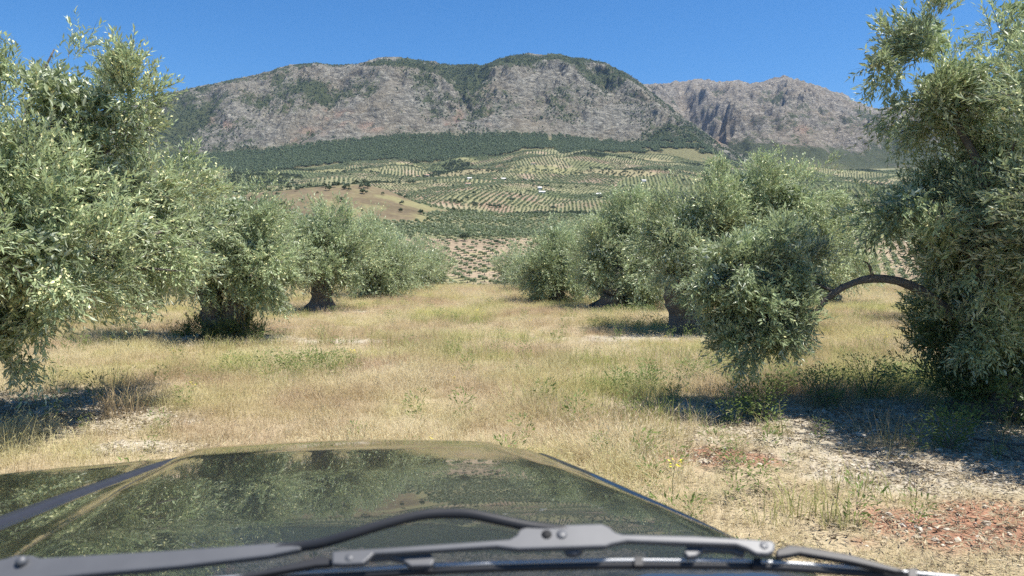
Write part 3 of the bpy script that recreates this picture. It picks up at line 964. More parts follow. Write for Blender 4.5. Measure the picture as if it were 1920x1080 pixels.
# ------------------------------------------------------------------ scattering with geometry nodes (geometry lives in the object itself)
def scatter(name, variants, mats, pts, rot, scl, vid, kind='stuff', label=None, cat=None):
    """variants: list of (verts, [faces], tone or None, matidx or None)"""
    V, Fq, Ft, tn, off = [], [], [], [], 0
    midq, midt, vq, vt = [], [], [], []
    for i, (v, fs, t, mi) in enumerate(variants):
        V.append(v)
        tn.append(np.zeros(len(v)) + 0.5 if t is None else t)
        for f in fs:
            f = np.asarray(f)
            g = np.full(len(f), 0 if mi is None else 0) if (mi is None or len(mi) != len(f)) else mi
            if f.shape[1] == 4:
                Fq.append(f + off); midq.append(g); vq.append(np.full(len(f), i))
            else:
                Ft.append(f + off); midt.append(g); vt.append(np.full(len(f), i))
        off += len(v)
    nv0 = off
    V.append(pts)
    allv = np.concatenate(V)
    faces, mids, vids = [], [], []
    if Fq: faces.append(np.concatenate(Fq)); mids += midq; vids += vq
    if Ft: faces.append(np.concatenate(Ft)); mids += midt; vids += vt
    me = mesh_np(name, allv, faces, mats, np.concatenate(mids))
    N = len(pts)
    z0 = np.zeros(nv0)
    point_attr(me, 'tone', 'FLOAT', np.concatenate(tn + [np.zeros(N)]).astype(np.float32))
    point_attr(me, 'is_seed', 'BOOLEAN', np.concatenate([z0, np.ones(N)]).astype(bool))
    point_attr(me, 'seed_rot', 'FLOAT_VECTOR', np.concatenate([np.zeros((nv0, 3)), rot]).astype(np.float32))
    scl = np.asarray(scl, float)
    if scl.ndim == 1: scl = np.repeat(scl[:, None], 3, 1)
    point_attr(me, 'seed_scale', 'FLOAT_VECTOR', np.concatenate([np.zeros((nv0, 3)), scl]).astype(np.float32))
    point_attr(me, 'seed_kind', 'INT', np.concatenate([z0, vid]).astype(np.int32))
    a = me.attributes.new('variant', 'INT', 'FACE')
    a.data.foreach_set('value', np.concatenate(vids).astype(np.int32))
    o = link(name, me, kind=kind, label=label, cat=cat)
    md = o.modifiers.new('scatter', 'NODES')
    md.node_group = scatter_tree()
    return o


_tree = []


def scatter_tree():
    if _tree: return _tree[0]
    g = bpy.data.node_groups.new('scatter', 'GeometryNodeTree')
    g.interface.new_socket('Geometry', in_out='INPUT', socket_type='NodeSocketGeometry')
    g.interface.new_socket('Geometry', in_out='OUTPUT', socket_type='NodeSocketGeometry')
    gi, go = g.nodes.new('NodeGroupInput'), g.nodes.new('NodeGroupOutput')

    def na(nm, t):
        q = g.nodes.new('GeometryNodeInputNamedAttribute'); q.data_type = t
        q.inputs['Name'].default_value = nm
        return q.outputs['Attribute']
    sep = g.nodes.new('GeometryNodeSeparateGeometry'); sep.domain = 'POINT'
    g.links.new(gi.outputs[0], sep.inputs[0]); g.links.new(na('is_seed', 'BOOLEAN'), sep.inputs['Selection'])
    spl = g.nodes.new('GeometryNodeSplitToInstances'); spl.domain = 'FACE'
    g.links.new(sep.outputs['Inverted'], spl.inputs[0]); g.links.new(na('variant', 'INT'), spl.inputs['Group ID'])
    iop = g.nodes.new('GeometryNodeInstanceOnPoints')
    g.links.new(sep.outputs['Selection'], iop.inputs['Points'])
    g.links.new(spl.outputs[0], iop.inputs['Instance'])
    iop.inputs['Pick Instance'].default_value = True
    g.links.new(na('seed_kind', 'INT'), iop.inputs['Instance Index'])
    e2r = g.nodes.new('FunctionNodeEulerToRotation')
    g.links.new(na('seed_rot', 'FLOAT_VECTOR'), e2r.inputs[0])
    g.links.new(e2r.outputs[0], iop.inputs['Rotation'])
    g.links.new(na('seed_scale', 'FLOAT_VECTOR'), iop.inputs['Scale'])
    g.links.new(iop.outputs[0], go.inputs[0])
    _tree.append(g)
    return g


def puff(rng, n, size, rx, ry, rz, cz, jag=0.25):
    """a small far tree: leaf clumps spread over an uneven ball"""
    d = unit(rng.normal(size=(n, 3)))
    d[:, 2] = np.abs(d[:, 2]) * 1.0 - 0.35 * rng.random(n)
    d = unit(d)
    bump = 1 + jag * np.sin(d[:, 0] * 5 + rng.uniform(0, 6)) * np.cos(d[:, 1] * 4 + rng.uniform(0, 6))
    r = bump * rng.uniform(0.62, 1.0, n)
    p = d * r[:, None] * np.array([rx, ry, rz]) + np.array([0, 0, cz])
    dirs = unit(rng.normal(size=(n, 3)) + np.array([0, 0, .3]))
    nrm = unit(d + rng.normal(size=(n, 3)) * 0.5)
    ln = size * rng.uniform(0.7, 1.3, n)
    tone = np.clip(0.5 + rng.normal(0, .25, n), 0, 1)
    v, f, t = leaves_mesh(p - dirs * ln[:, None] * 0.5, dirs, nrm, ln, ln * 0.8, tone, 0.05)
    return v, [f], t, None


def conifer(rng, n, h, r):
    t = rng.random(n) ** 0.7
    a = rng.uniform(0, 2 * math.pi, n)
    rr = r * (1 - t) ** 0.8 * rng.uniform(0.55, 1.05, n)
    p = np.stack([np.cos(a) * rr, np.sin(a) * rr, h * (0.12 + 0.88 * t)], 1)
    dirs = unit(np.stack([np.cos(a), np.sin(a), rng.uniform(-.3, .5, n)], 1))
    nrm = unit(np.stack([np.cos(a) * .4, np.sin(a) * .4, np.ones(n)], 1) + rng.normal(size=(n, 3)) * .3)
    ln = h * 0.20 * rng.uniform(0.7, 1.3, n)
    v, f, tn = leaves_mesh(p - dirs * ln[:, None] * .4, dirs, nrm, ln, ln * 0.7, np.clip(rng.normal(.5, .22, n), 0, 1), .1)
    return v, [f], tn, None


# orchards in the valley
def rows(sel_parcel, X0, X1, Y0, Y1, rng):
    sp, an = s_sp[sel_parcel], s_ang[sel_parcel]
    cx, cy = (X0 + X1) / 2, (Y0 + Y1) / 2
    R = math.hypot(X1 - X0, Y1 - Y0) / 2 + sp
    k = np.arange(-R, R, sp)
    A, Bq = np.meshgrid(k, k)
    A = A.ravel() + rng.normal(0, 0.035 * sp, A.size); Bq = Bq.ravel() + rng.normal(0, 0.035 * sp, Bq.size)
    X = cx + A * math.cos(an) - Bq * math.sin(an)
    Y = cy + A * math.sin(an) + Bq * math.cos(an)
    return X, Y


rt = np.random.default_rng(5)
PTS, SZ, KD = [], [], []          # olive orchard trees
DP, DS = [], []                   # dark trees
order = np.arange(NP_)
for i in order:
    if s_type[i] == 4: continue
    if i == SP_NEAR: box = (-420, 420, 300, 640)
    elif i == SP_DENSE: box = (-560, 560, 520, 860)
    else:
        sx, sy = seeds[i]
        if abs(sx) > sy * 0.85 + 150: continue
        box = (sx - 170, sx + 170, sy - 170, sy + 170)
    if s_type[i] in (0, 1):
        X, Y = rows(i, *box, rt)
    elif s_type[i] == 2:
        n = int((box[1] - box[0]) * (box[3] - box[2]) / 160); X = rt.uniform(box[0], box[1], n); Y = rt.uniform(box[2], box[3], n)
    else:
        n = int((box[1] - box[0]) * (box[3] - box[2]) / 34); X = rt.uniform(box[0], box[1], n); Y = rt.uniform(box[2], box[3], n)
    px = X / np.maximum(Y, 1) * F_PX + CX
    k = (px > -120) & (px < 2040) & (Y > 325) & (Y < 2560)
    X, Y = X[k], Y[k]
    if not len(X): continue
    k = parcel(X, Y) == i
    X, Y = X[k], Y[k]
    k = rt.random(len(X)) < (0.95 if s_type[i] < 2 else 0.8)
    X, Y = X[k], Y[k]
    P = np.stack([X, Y, vz(X, Y)], 1)
    if s_type[i] == 3 or (s_type[i] == 2 and rt.random() < 0.5):
        DP.append(P); DS.append(rt.uniform(0.6, 1.4, len(P)))
    else:
        PTS.append(P); SZ.append(s_size[i] * rt.uniform(0.75, 1.15, len(P)))
PTS = np.concatenate(PTS); SZ = np.concatenate(SZ)
# the crowns of the dense orchard close up
far_o = [puff(np.random.default_rng(70 + i), 130, 0.95, 1.75, 1.75, 1.45, 1.75, .3) for i in range(4)]
d = PTS[:, 1]
px = PTS[:, 0] / d * F_PX + CX
py = HZ - (PTS[:, 2] + 2 - CZ) / d * F_PX
inwin = (px > 735) & (px < 1035) & (py > 396) & (py < 545)
cand = np.where(inwin)[0]
cand = cand[np.argsort(d[cand])][:290]
me_far = []
for i, (v, fs, t, _) in enumerate(far_o):
    mb = MB(); mb.add(*tube([(0, 0, -.2), (0.05, 0, .5), (0, .05, 1.1)], [.28, .22, .16], 6))
    tv = np.concatenate(mb.v)
    me = mesh_np('orchard_olive', np.concatenate([v, tv]), [np.concatenate([fs[0], mb.f[4][0] + len(v)])], [M_LEAF_FAR, M_BARK],
                 np.concatenate([np.zeros(len(fs[0])), np.ones(len(mb.f[4][0]))]))
    point_attr(me, 'tone', 'FLOAT', np.concatenate([t, np.zeros(len(tv))]).astype(np.float32))
    me_far.append(me)
for j, k in enumerate(cand):
    tan = parcel(PTS[k:k + 1, 0], PTS[k:k + 1, 1])[0] == SP_NEAR
    o = link('orchard_olive', me_far[j % 4], None,
             'small round olive tree in the tan orchard rows across the valley' if tan else 'small olive tree in the dense green orchard above the tan rows',
             'tree', 'orchard olives on tan soil' if tan else 'orchard olives in the dense green plot')
    o.location = PTS[k]
    s = SZ[k] * 1.0
    o.scale = (s, s, s * rt.uniform(.85, 1.1))
    o.rotation_euler = (0, 0, rt.uniform(0, 6.28))
rest = np.setdiff1d(np.arange(len(PTS)), cand)
far_lo = [puff(np.random.default_rng(170 + i), 60, 1.35, 1.75, 1.75, 1.45, 1.75, .3) for i in range(4)]
n = len(rest)
scatter('orchard_trees', far_lo, [M_LEAF_FAR], PTS[rest], np.stack([np.zeros(n), np.zeros(n), rt.uniform(0, 6.28, n)], 1), SZ[rest], rt.integers(0, 4, n),
        label='far olive orchards spread in rows over the slopes', cat='orchard')

# dark evergreen trees and hedges between the plots
hx, hy = [], []
for k in range(60):
    cx_, cy_ = rt.uniform(-900, 1100), rt.uniform(900, 2450)
    an, L = rt.uniform(-.5, .5), rt.uniform(15, 90)
    q = rt.uniform(-1, 1, int(L / 2.2)) * L
    hx.append(cx_ + q * math.cos(an) + rt.normal(0, 4, len(q))); hy.append(cy_ + q * math.sin(an) + rt.normal(0, 4, len(q)))
q = rt.uniform(0, 1, 170)
hx.append(-245 + 95 * q + rt.normal(0, 4, 170)); hy.append(np.full(170, 905.) + rt.normal(0, 9, 170))      # hedge along the brown hill top
hx.append(rt.uniform(-1300, 1300, 900)); hy.append(rt.uniform(880, 2400, 900))
hx.append(rt.normal(-215, 60, 90)); hy.append(rt.normal(800, 75, 90))
hx, hy = np.concatenate(hx), np.concatenate(hy)
DP.append(np.stack([hx, hy, vz(hx, hy)], 1)); DS.append(rt.uniform(0.5, 1.5, len(hx)))
DP = np.concatenate(DP); DS = np.concatenate(DS)
n = len(DP)
dark = [puff(np.random.default_rng(270 + i), 60, 1.5, 2.2, 2.2, 2.2, 2.1, .3) for i in range(3)]
scatter('evergreen_thicket', dark, [M_OAK], DP, np.stack([np.zeros(n), np.zeros(n), rt.uniform(0, 6.28, n)], 1), DS, rt.integers(0, 3, n),
        label='dark evergreen thickets and hedges between the far orchards', cat='thicket')

# pine forest along the mountain foot
from_grid = lambda px_, v_: None
nf = 60000
fpx = rt.uniform(60, 1420, nf); fv = rt.uniform(0.0, 0.36, nf)
ci = np.clip(np.searchsorted(mpx, fpx), 1, len(mpx) - 1); ri = np.clip(np.searchsorted(mv, fv), 1, len(mv) - 1)
tx = (fpx - mpx[ci - 1]) / (mpx[ci] - mpx[ci - 1]); ty = (fv - mv[ri - 1]) / (mv[ri] - mv[ri - 1])


def bil(G):
    return (G[ri - 1, ci - 1] * (1 - tx) + G[ri - 1, ci] * tx) * (1 - ty) + (G[ri, ci - 1] * (1 - tx) + G[ri, ci] * tx) * ty


P = np.stack([bil(MXX), bil(MY), bil(MZ)], 1)
fpy = HZ - (P[:, 2] - CZ) / P[:, 1] * F_PX
top_e = tab(FOR_TOP, fpx) + 5 * fbm(fpx / 18, fpx * 0, 3, 131) + rt.normal(0, 1.5, nf)
bot_e = tab(FOR_BOT, fpx) + 3 * fbm(fpx / 22, fpx * 0, 2, 133)
k = (fpy > top_e) & (fpy < bot_e)
k &= ~((np.abs(fpx - 1031) < 7 - (fpy - 240) * 0.12) & (fpy < 268))        # the scree cone entering the wood
k &= (fpx < 1200) | (fbm(fpx / 40, fpy / 10, 3, 135) > -0.1)
P = P[k]; n = len(P)
pines = [puff(np.random.default_rng(370 + i), 60, 2.2, 3.4, 3.4, 3.6, 4.2, .25) for i in range(3)]
scatter('pine_forest', pines, [M_PINE], P, np.stack([np.zeros(n), np.zeros(n), rt.uniform(0, 6.28, n)], 1), rt.uniform(.7, 1.2, n), rt.integers(0, 3, n),
        label='dark green pine forest band along the mountain foot', cat='forest')

# scattered trees and bushes on the mountain
nf = 110000
fpx = rt.uniform(280, 1410, nf); fv = rt.uniform(0.28, 1.01, nf)
ci = np.clip(np.searchsorted(mpx, fpx), 1, len(mpx) - 1); ri = np.clip(np.searchsorted(mv, fv), 1, len(mv) - 1)
tx = (fpx - mpx[ci - 1]) / (mpx[ci] - mpx[ci - 1]); ty = (fv - mv[ri - 1]) / (mv[ri] - mv[ri - 1])
P = np.stack([bil(MXX), bil(MY), bil(MZ)], 1)
sv = bil(scr)
k = rt.random(nf) < np.clip((sv - 0.40) * 1.2 + 0.14 + 0.25 * fbm(P[:, 0] / 70, P[:, 1] / 90, 3, 139), 0, 0.95)
P = P[k]; n = len(P)
scatter('mountain_scrub', dark, [M_PINE], P, np.stack([np.zeros(n), np.zeros(n), rt.uniform(0, 6.28, n)], 1), rt.uniform(.5, 1.5, n), rt.integers(0, 3, n),
        label='dark scrub and small trees dotting the rocky mountain', cat='scrub')


# ------------------------------------------------------------------ farmhouses across the valley
m = Mat('whitewash'); m.bsdf(**{'Base Color': m.mix(m.noise(0.8, 3), (0.55, 0.53, 0.47), (0.68, 0.66, 0.60)), 'Roughness': 0.9}); M_WHITE = m.m
m = Mat('roof_tiles'); m.bsdf(**{'Base Color': m.mix(m.noise(1.2, 3), (0.34, 0.20, 0.13), (0.50, 0.36, 0.26)), 'Roughness': 0.9}); M_TILE = m.m
m = Mat('pale_roof_sheet'); m.bsdf(**{'Base Color': m.mix(m.noise(0.9, 3), (0.60, 0.57, 0.52), (0.72, 0.70, 0.66)), 'Roughness': 0.6}); M_SHEET = m.m
m = Mat('window_dark'); m.bsdf(**{'Base Color': (0.05, 0.05, 0.055), 'Roughness': 0.2}); M_WIN = m.m


def box(mb, x0, x1, y0, y1, z0, z1):
    v = [(x, y, z) for z in (z0, z1) for y in (y0, y1) for x in (x0, x1)]
    mb.add(v, [np.array([(0, 2, 3, 1), (4, 5, 7, 6), (0, 1, 5, 4), (2, 6, 7, 3), (0, 4, 6, 2), (1, 3, 7, 5)])])


def house(px_, py_, w, dp, h, yaw, label, roof=None, depth=None):
    p = hit_valley(px_, py_) if depth is None else at(px_, py_, depth)
    if p is None: return
    root = link('farmhouse', None, None, label, 'house', 'white farmhouses on the far slopes', loc=p - np.array([0, 0, 1.0]))
    root.rotation_euler = (0, 0, yaw)
    root.scale = (.8, .8, .8)
    mb = MB(); box(mb, -w / 2, w / 2, -dp / 2, dp / 2, 0, h + 1)
    mb.add([(-w / 2, -dp / 2, h + 1), (-w / 2, dp / 2, h + 1), (-w / 2, 0, h + 1 + dp * .28), (w / 2, -dp / 2, h + 1), (w / 2, dp / 2, h + 1), (w / 2, 0, h + 1 + dp * .28)], [np.array([(0, 2, 1), (3, 4, 5)])])
    mb.build('wall', M_WHITE, root)
    mb = MB()
    for s in (-1, 1):
        e = [(x * (w / 2 + .4), s * yy, z + dz) for dz in (0.06, 0.28) for x in (-1, 1) for yy, z in ((dp / 2 + .5, h + 1 - .28), (-.02 * s, h + 1 + dp * .28))]
        mb.add(e, [np.array([(0, 1, 3, 2), (4, 6, 7, 5), (0, 2, 6, 4), (1, 5, 7, 3), (0, 4, 5, 1), (2, 3, 7, 6)])])
    mb.build('roof', roof or M_TILE, root)
    mb = MB(); box(mb, -.6, .6, -dp / 2 - .06, -dp / 2 + .05, 1.0, 3.1); mb.build('door', M_WIN, root)
    for s in (-1, 1):
        mb = MB(); box(mb, s * w * .3 - .5, s * w * .3 + .5, -dp / 2 - .05, -dp / 2 + .05, 2.0, 3.2); mb.build('window', M_WIN, root)


house(800, 331, 16, 9, 4.5, .2, 'long white farmhouse below the pine forest, left one of a close pair')
house(784, 332, 10, 7, 3.5, -.3, 'low white outbuilding just left of the long white farmhouse')
house(880, 337, 11, 8, 4, .4, 'small white farmhouse between two olive plots under the meadow', M_SHEET)
house(878, 347, 13, 7, 3.5, .1, 'white shed directly below a small white farmhouse')
house(928, 338, 9, 7, 4, -.2, 'tiny white cottage left of its slightly larger white neighbour')
house(944, 338, 13, 8, 4.5, .3, 'white cottage with pale roof right of a tinier one', M_SHEET)
house(985, 337, 10, 7, 4, .5, 'white hut standing alone at the edge of dark thicket')
house(1012, 356, 9, 8, 5.2, .1, 'tall narrow white farmhouse beside a row of dark trees', M_SHEET)
house(1016, 362, 15, 7, 3, .25, 'long low white building in front of a tall narrow farmhouse', M_SHEET)
house(1124, 366, 13, 7, 3, -.3, 'low white building high among the olive plots on the right', M_SHEET)
house(1000, 308, 12, 7, 3.5, .2, 'white hut highest up beside the meadow at the forest edge')
house(1207, 341, 12, 7, 4, .2, 'white house on the valley floor above the broad olive crown', M_SHEET)
house(1190, 450, 15, 9, 4, .5, 'pale roofed shed glimpsed between the right-hand olive crowns', M_SHEET, depth=520)

# the one big dark tree standing at the top of the tan orchard
def dark_tree(px_, py_, s, label):
    p = hit_valley(px_, py_)
    if p is None: return
    root = link('holm_oak', None, None, label, 'tree', loc=p)
    rng = np.random.default_rng(int(px_))
    v, fs, t, _ = puff(rng, 420, 0.8 * s, 3.4 * s, 3.0 * s, 2.6 * s, 2.7 * s, .25)
    me = mesh_np('crown', v, fs, [M_OAK]); point_attr(me, 'tone', 'FLOAT', t.astype(np.float32)); link('crown', me, root)
    mb = MB(); mb.add(*tube([(0, 0, -.4), (.1, 0, 1), (0, .1, 2.2 * s)], [.4, .32, .25], 7)); mb.build('trunk', M_BARK, root)


dark_tree(871, 452, 1.15, 'large dark round tree at the top edge of the tan orchard')
dark_tree(932, 458, .62, 'small dark tree right of the large round one at the tan orchard edge')
dark_tree(960, 378, 1.3, 'dark tree standing alone amid the striped olive plots')
dark_tree(1037, 394, 1.3, 'dark round tree low among the striped plots on the right')

# ------------------------------------------------------------------ grass, weeds, stones
rg = np.random.default_rng(77)


def tuft(rng, n, h0, h1, spread, w, lean, heads=0.3, curve=0.5):
    a = rng.uniform(0, 2 * math.pi, n); r = spread * np.sqrt(rng.random(n))
    b = np.stack([np.cos(a) * r, np.sin(a) * r, np.full(n, -0.02)], 1)
    h = rng.uniform(h0, h1, n)
    da = a + rng.normal(0, .9, n)
    out = np.stack([np.cos(da), np.sin(da), 0 * da], 1)
    ln = lean * rng.uniform(0.2, 1.2, n)
    mid = b + out * (ln * h * 0.4)[:, None]; mid[:, 2] += h * 0.55
    tip = b + out * (ln * h * (0.8 + curve))[:, None]; tip[:, 2] += h * (1 - 0.25 * ln * curve)
    side = np.stack([-np.sin(da + rng.normal(0, .8, n)), np.cos(da), 0 * da], 1)
    ww = (w * rng.uniform(.6, 1.3, n))[:, None]
    V = np.stack([b - side * ww, b + side * ww, mid + side * ww * .8, mid - side * ww * .8, tip - side * ww * .15, tip + side * ww * .15], 1)
    i = np.arange(n)[:, None] * 6
    F = np.concatenate([i + np.array([0, 1, 2, 3]), i + np.array([3, 2, 5, 4])])
    T = np.tile([0, 0, .6, .6, 1, 1], n).astype(float)
    V = V.reshape(-1, 3)
    nh = int(n * heads)
    if nh:
        k = rng.choice(n, nh, replace=False)
        dirs = unit(tip[k] - mid[k] + np.array([0, 0, -.02]))
        v, f, _ = leaves_mesh(tip[k] - dirs * 0.01, dirs, unit(rng.normal(size=(nh, 3))), rng.uniform(.03, .06, nh), np.full(nh, w * 3.2), np.ones(nh))
        F = np.concatenate([F, f + len(V)]); V = np.concatenate([V, v]); T = np.concatenate([T, np.ones(len(v))])
    return V, [F], T, None


def field_points(rho0, y0, y1, ynear, rng, margin=2.0, power=1.0):
    ys = np.linspace(y0, y1, 400)
    dens = rho0 * np.minimum(1, (ynear / ys)) ** power * (1.44 * ys + 2 * margin)
    N = int(np.trapz(dens, ys))
    cdf = np.cumsum(dens); cdf /= cdf[-1]
    Y = np.interp(rng.random(N), cdf, ys)
    X = rng.uniform(-1, 1, N) * (0.72 * Y + margin)
    return X, Y


def rots(n, tilt=0.12):
    return np.stack([rg.normal(0, tilt, n), rg.normal(0, tilt, n), rg.uniform(0, 6.28, n)], 1)


def car_clear(X, Y):
    return ~((Y < 2.75) & (X < 1.2))


def place(X, Y, dz=0.0):
    return np.stack([X, Y, gz(X, Y) + dz], 1)


def lowzone(X, Y):
    """short trampled growth beside the car on the right, and around bare patches"""
    return np.maximum(sstep(0.9, 1.8, X) * sstep(7.2, 5.8, Y), 0.8 * bare_mask(X, Y))


X, Y = field_points(105, 2.2, 46, 9, rg)
b = bare_mask(X, Y); rd = red_mask(X, Y)
k = car_clear(X, Y) & (rg.random(len(X)) > np.clip(b * 0.93 + rd * 0.8, 0, .97))
X, Y = X[k], Y[k]
lz = lowzone(X, Y)
hn = fbm(X * .5, Y * .5, 3, 201)
sc = (0.85 + 0.35 * hn) * (1 - 0.6 * lz) * rg.uniform(.7, 1.25, len(X)) * (1 + 0.2 * sstep(14, 35, Y))
n = len(X)
dry = [tuft(np.random.default_rng(500 + i), 30, .07, .26, .13, .0019, .6, .55) for i in range(5)] + [tuft(np.random.default_rng(520 + i), 26, .05, .18, .15, .0022, .95, .3) for i in range(3)]
scatter('dry_grass', dry, [M_DRY], place(X, Y), rots(n), np.stack([np.maximum(sc, .55), np.maximum(sc, .55), sc], 1), rg.integers(0, 8, n), label='dry straw coloured meadow grass covering the lane', cat='grass')

# green grass mixed in
X, Y = field_points(38, 4.5, 46, 9, rg)
g = fbm(X * .32 + 5, Y * .32, 3, 211) + 0.35 * sstep(0.5, 3, X) * sstep(18, 9, Y) + 0.3 * ell(X, Y, [(3.9, 9.3, 2.4, .7), (1.6, 10.5, 1.2, 1.2), (-4.3, 8.0, .8, .5), (-5.6, 14.2, 1.4, .6)])
k = car_clear(X, Y) & (rg.random(len(X)) < sstep(0.0, 0.6, g) * (1 - 0.85 * bare_mask(X, Y)) * (1 - red_mask(X, Y)))
X, Y = X[k], Y[k]; n = len(X)
grn = [tuft(np.random.default_rng(540 + i), 22, .08, .30, .11, .0026, .6, .1) for i in range(4)]
scatter('green_grass', grn, [M_GREENGRASS], place(X, Y), rots(n), rg.uniform(.7, 1.3, n), rg.integers(0, 4, n), label='green grass tufts growing among the dry straw', cat='grass')

# leafy weeds
def weed(rng, n, h, r):
    t = rng.random(n) ** .8
    a = rng.uniform(0, 6.28, n)
    rr = r * rng.uniform(.2, 1, n) * (0.5 + t * .5)
    p = np.stack([np.cos(a) * rr, np.sin(a) * rr, h * t], 1)
    d = unit(np.stack([np.cos(a), np.sin(a), rng.uniform(0, 1.4, n)], 1))
    v, f, tn = leaves_mesh(p, d, unit(rng.normal(size=(n, 3)) * .5 + np.array([0, 0, 1])), rng.uniform(.025, .055, n), rng.uniform(.008, .018, n), rng.random(n))
    return v, [f], tn, None


X, Y = field_points(30, 3.0, 34, 9, rg)
g = ell(X, Y, [(4.1, 9.2, 2.2, .75), (2.6, 9.6, 1.0, .6), (1.5, 8.9, .7, .5), (5.6, 9.6, 1.2, .7), (-5.2, 14.3, 1.6, .5), (-3.0, 10.5, 1.2, .8), (2.6, 16.8, 1.6, 1.0), (3.6, 21, 1.6, .8), (2.4, 7.6, .35, .3), (4.3, 6.9, .4, .3)])
k = car_clear(X, Y) & (rg.random(len(X)) < 0.85 * sstep(.35, .8, g) + 0.035)
X, Y = X[k], Y[k]; n = len(X)
scatter('leafy_weeds', [weed(np.random.default_rng(560 + i), 90, .26, .13) for i in range(4)], [M_WEED], place(X, Y), rots(n), rg.uniform(.5, 1.25, n), rg.integers(0, 4, n), label='leafy green weeds growing in patches near the trees', cat='weeds')

# yellow flowers
X, Y = field_points(0.14, 3.5, 20, 9, rg)
k = car_clear(X, Y); X, Y = X[k], Y[k]; n = len(X)


def flower(rng):
    mb = MB(); mb.add(*tube([(0, 0, 0), (.01, 0, .15), (0, .01, .27)], [.002, .0016, .0012], 4))
    v = np.concatenate(mb.v); f = mb.f[4][0]
    m_ = 12
    a = rng.uniform(0, 6.28, m_)
    d = unit(np.stack([np.cos(a), np.sin(a), rng.uniform(.1, .8, m_)], 1))
    p = np.array([0, 0, .27]) + rng.normal(size=(m_, 3)) * .02
    v2, f2, _ = leaves_mesh(p, d, unit(rng.normal(size=(m_, 3)) * .3 + np.array([0, 0, 1])), np.full(m_, .022), np.full(m_, .012), np.ones(m_))
    F = np.concatenate([f, f2 + len(v)])
    return np.concatenate([v, v2]), [F], None, np.concatenate([np.ones(len(f)), np.zeros(len(f2))]).astype(int)


scatter('yellow_flowers', [flower(np.random.default_rng(580 + i)) for i in range(3)], [M_YELLOW, M_WEED], place(X, Y), rots(n), rg.uniform(.6, 1.2, n), rg.integers(0, 3, n), label='tiny yellow wildflowers dotted through the grass', cat='flowers')

# gravel and leaf litter on the bare ground
def pebble(rng, sub=1):
    import bmesh
    bm = bmesh.new(); bmesh.ops.create_icosphere(bm, subdivisions=sub, radius=1.0)
    v = np.array([q.co[:] for q in bm.verts]); f = np.array([[q.index for q in fc.verts] for fc in bm.faces]); bm.free()
    v = v * (1 + rng.normal(0, .13, (len(v), 1))) * np.array([1, rng.uniform(.6, .9), rng.uniform(.35, .6)])
    return v, f


X, Y = field_points(420, 2.6, 17, 7.5, rg, power=1.2)
b = np.maximum(bare_mask(X, Y), .5 * red_mask(X, Y))
k = car_clear(X, Y) & (rg.random(len(X)) < b * (0.35 + 0.6 * sstep(-.2, .4, fbm(X * 1.8, Y * 1.8, 2, 221))))
X, Y = X[k], Y[k]; n = len(X)
peb = [pebble(np.random.default_rng(600 + i)) for i in range(6)]
scatter('gravel', [(v, [f], None, None) for v, f in peb], [M_STONE], place(X, Y, .003), rots(n, .3), .008 + .022 * rg.random(n) ** 3, rg.integers(0, 6, n), label='pale gravel strewn over the bare stony ground', cat='gravel')
X, Y = field_points(330, 2.6, 14, 7.5, rg, power=1.2)
b = np.maximum(np.maximum(bare_mask(X, Y), red_mask(X, Y)), .7 * lowzone(X, Y))
k = car_clear(X, Y) & (rg.random(len(X)) < b * .8)
X, Y = X[k], Y[k]; n = len(X)
lit = []
for i in range(4):
    r_ = np.random.default_rng(620 + i)
    v, f, t = leaves_mesh(r_.normal(size=(6, 3)) * np.array([.05, .05, .006]) + np.array([0, 0, .012]), unit(r_.normal(size=(6, 3)) * np.array([1, 1, .25])), unit(r_.normal(size=(6, 3)) * .4 + np.array([0, 0, 1])), r_.uniform(.03, .075, 6), r_.uniform(.006, .013, 6), np.ones(6))
    lit.append((v, [f], t, None))
scatter('leaf_litter', lit, [M_LITTER], place(X, Y), rots(n), rg.uniform(.7, 1.3, n), rg.integers(0, 4, n), label='dry leaf and twig litter on the ground', cat='litter')

# larger single stones
me_st = []
for i in range(5):
    v, f = pebble(np.random.default_rng(640 + i), 2)
    me_st.append(mesh_np('stone', v, f, [M_STONE]))
for i, (px_, py_, s) in enumerate([(1500, 792, .05), (1545, 770, .04), (1610, 812, .055), (1640, 806, .05), (1575, 832, .045), (1680, 828, .04), (1430, 800, .04), (1705, 852, .045), (1470, 762, .04), (1520, 815, .035), (1590, 848, .03),
                                   (1760, 842, .035), (1655, 838, .03), (1556, 806, .045), (1480, 822, .03), (1740, 812, .03), (1626, 790, .035), (1720, 1012, .03), (1775, 1000, .025), (1850, 985, .028)]):
    a_, b_ = ray(px_, py_); Yd = -CZ / b_
    o = link('stone', me_st[i % 5], None, 'pale limestone lump on the bare ground left of the large right tree' if py_ < 900 else 'small pale stone on the red soil patch', 'stone',
             'stones on the bare ground' if py_ < 900 else 'stones on the red soil')
    o.location = (a_ * Yd, Yd, float(gz(a_ * Yd, Yd)) + s * .1)
    o.scale = (s, s, s); o.rotation_euler = (rg.normal(0, .2), rg.normal(0, .2), rg.uniform(0, 6))


# tall single clumps
def clump(px_, py_, n, h0, h1, lean, label, seed, mat=None, w=.0045, spread=.16):
    a_, b_ = ray(px_, py_); Yd = -CZ / b_
    rng = np.random.default_rng(seed)
    v, fs, t, _ = tuft(rng, n, h0, h1, spread, w, lean, .1, .7)
    me = mesh_np('grass_clump', v, fs, [mat or M_GREENGRASS]); point_attr(me, 'tone', 'FLOAT', t.astype(np.float32))
    link('grass_clump', me, None, label, 'grass', loc=(a_ * Yd, Yd, float(gz(a_ * Yd, Yd))))


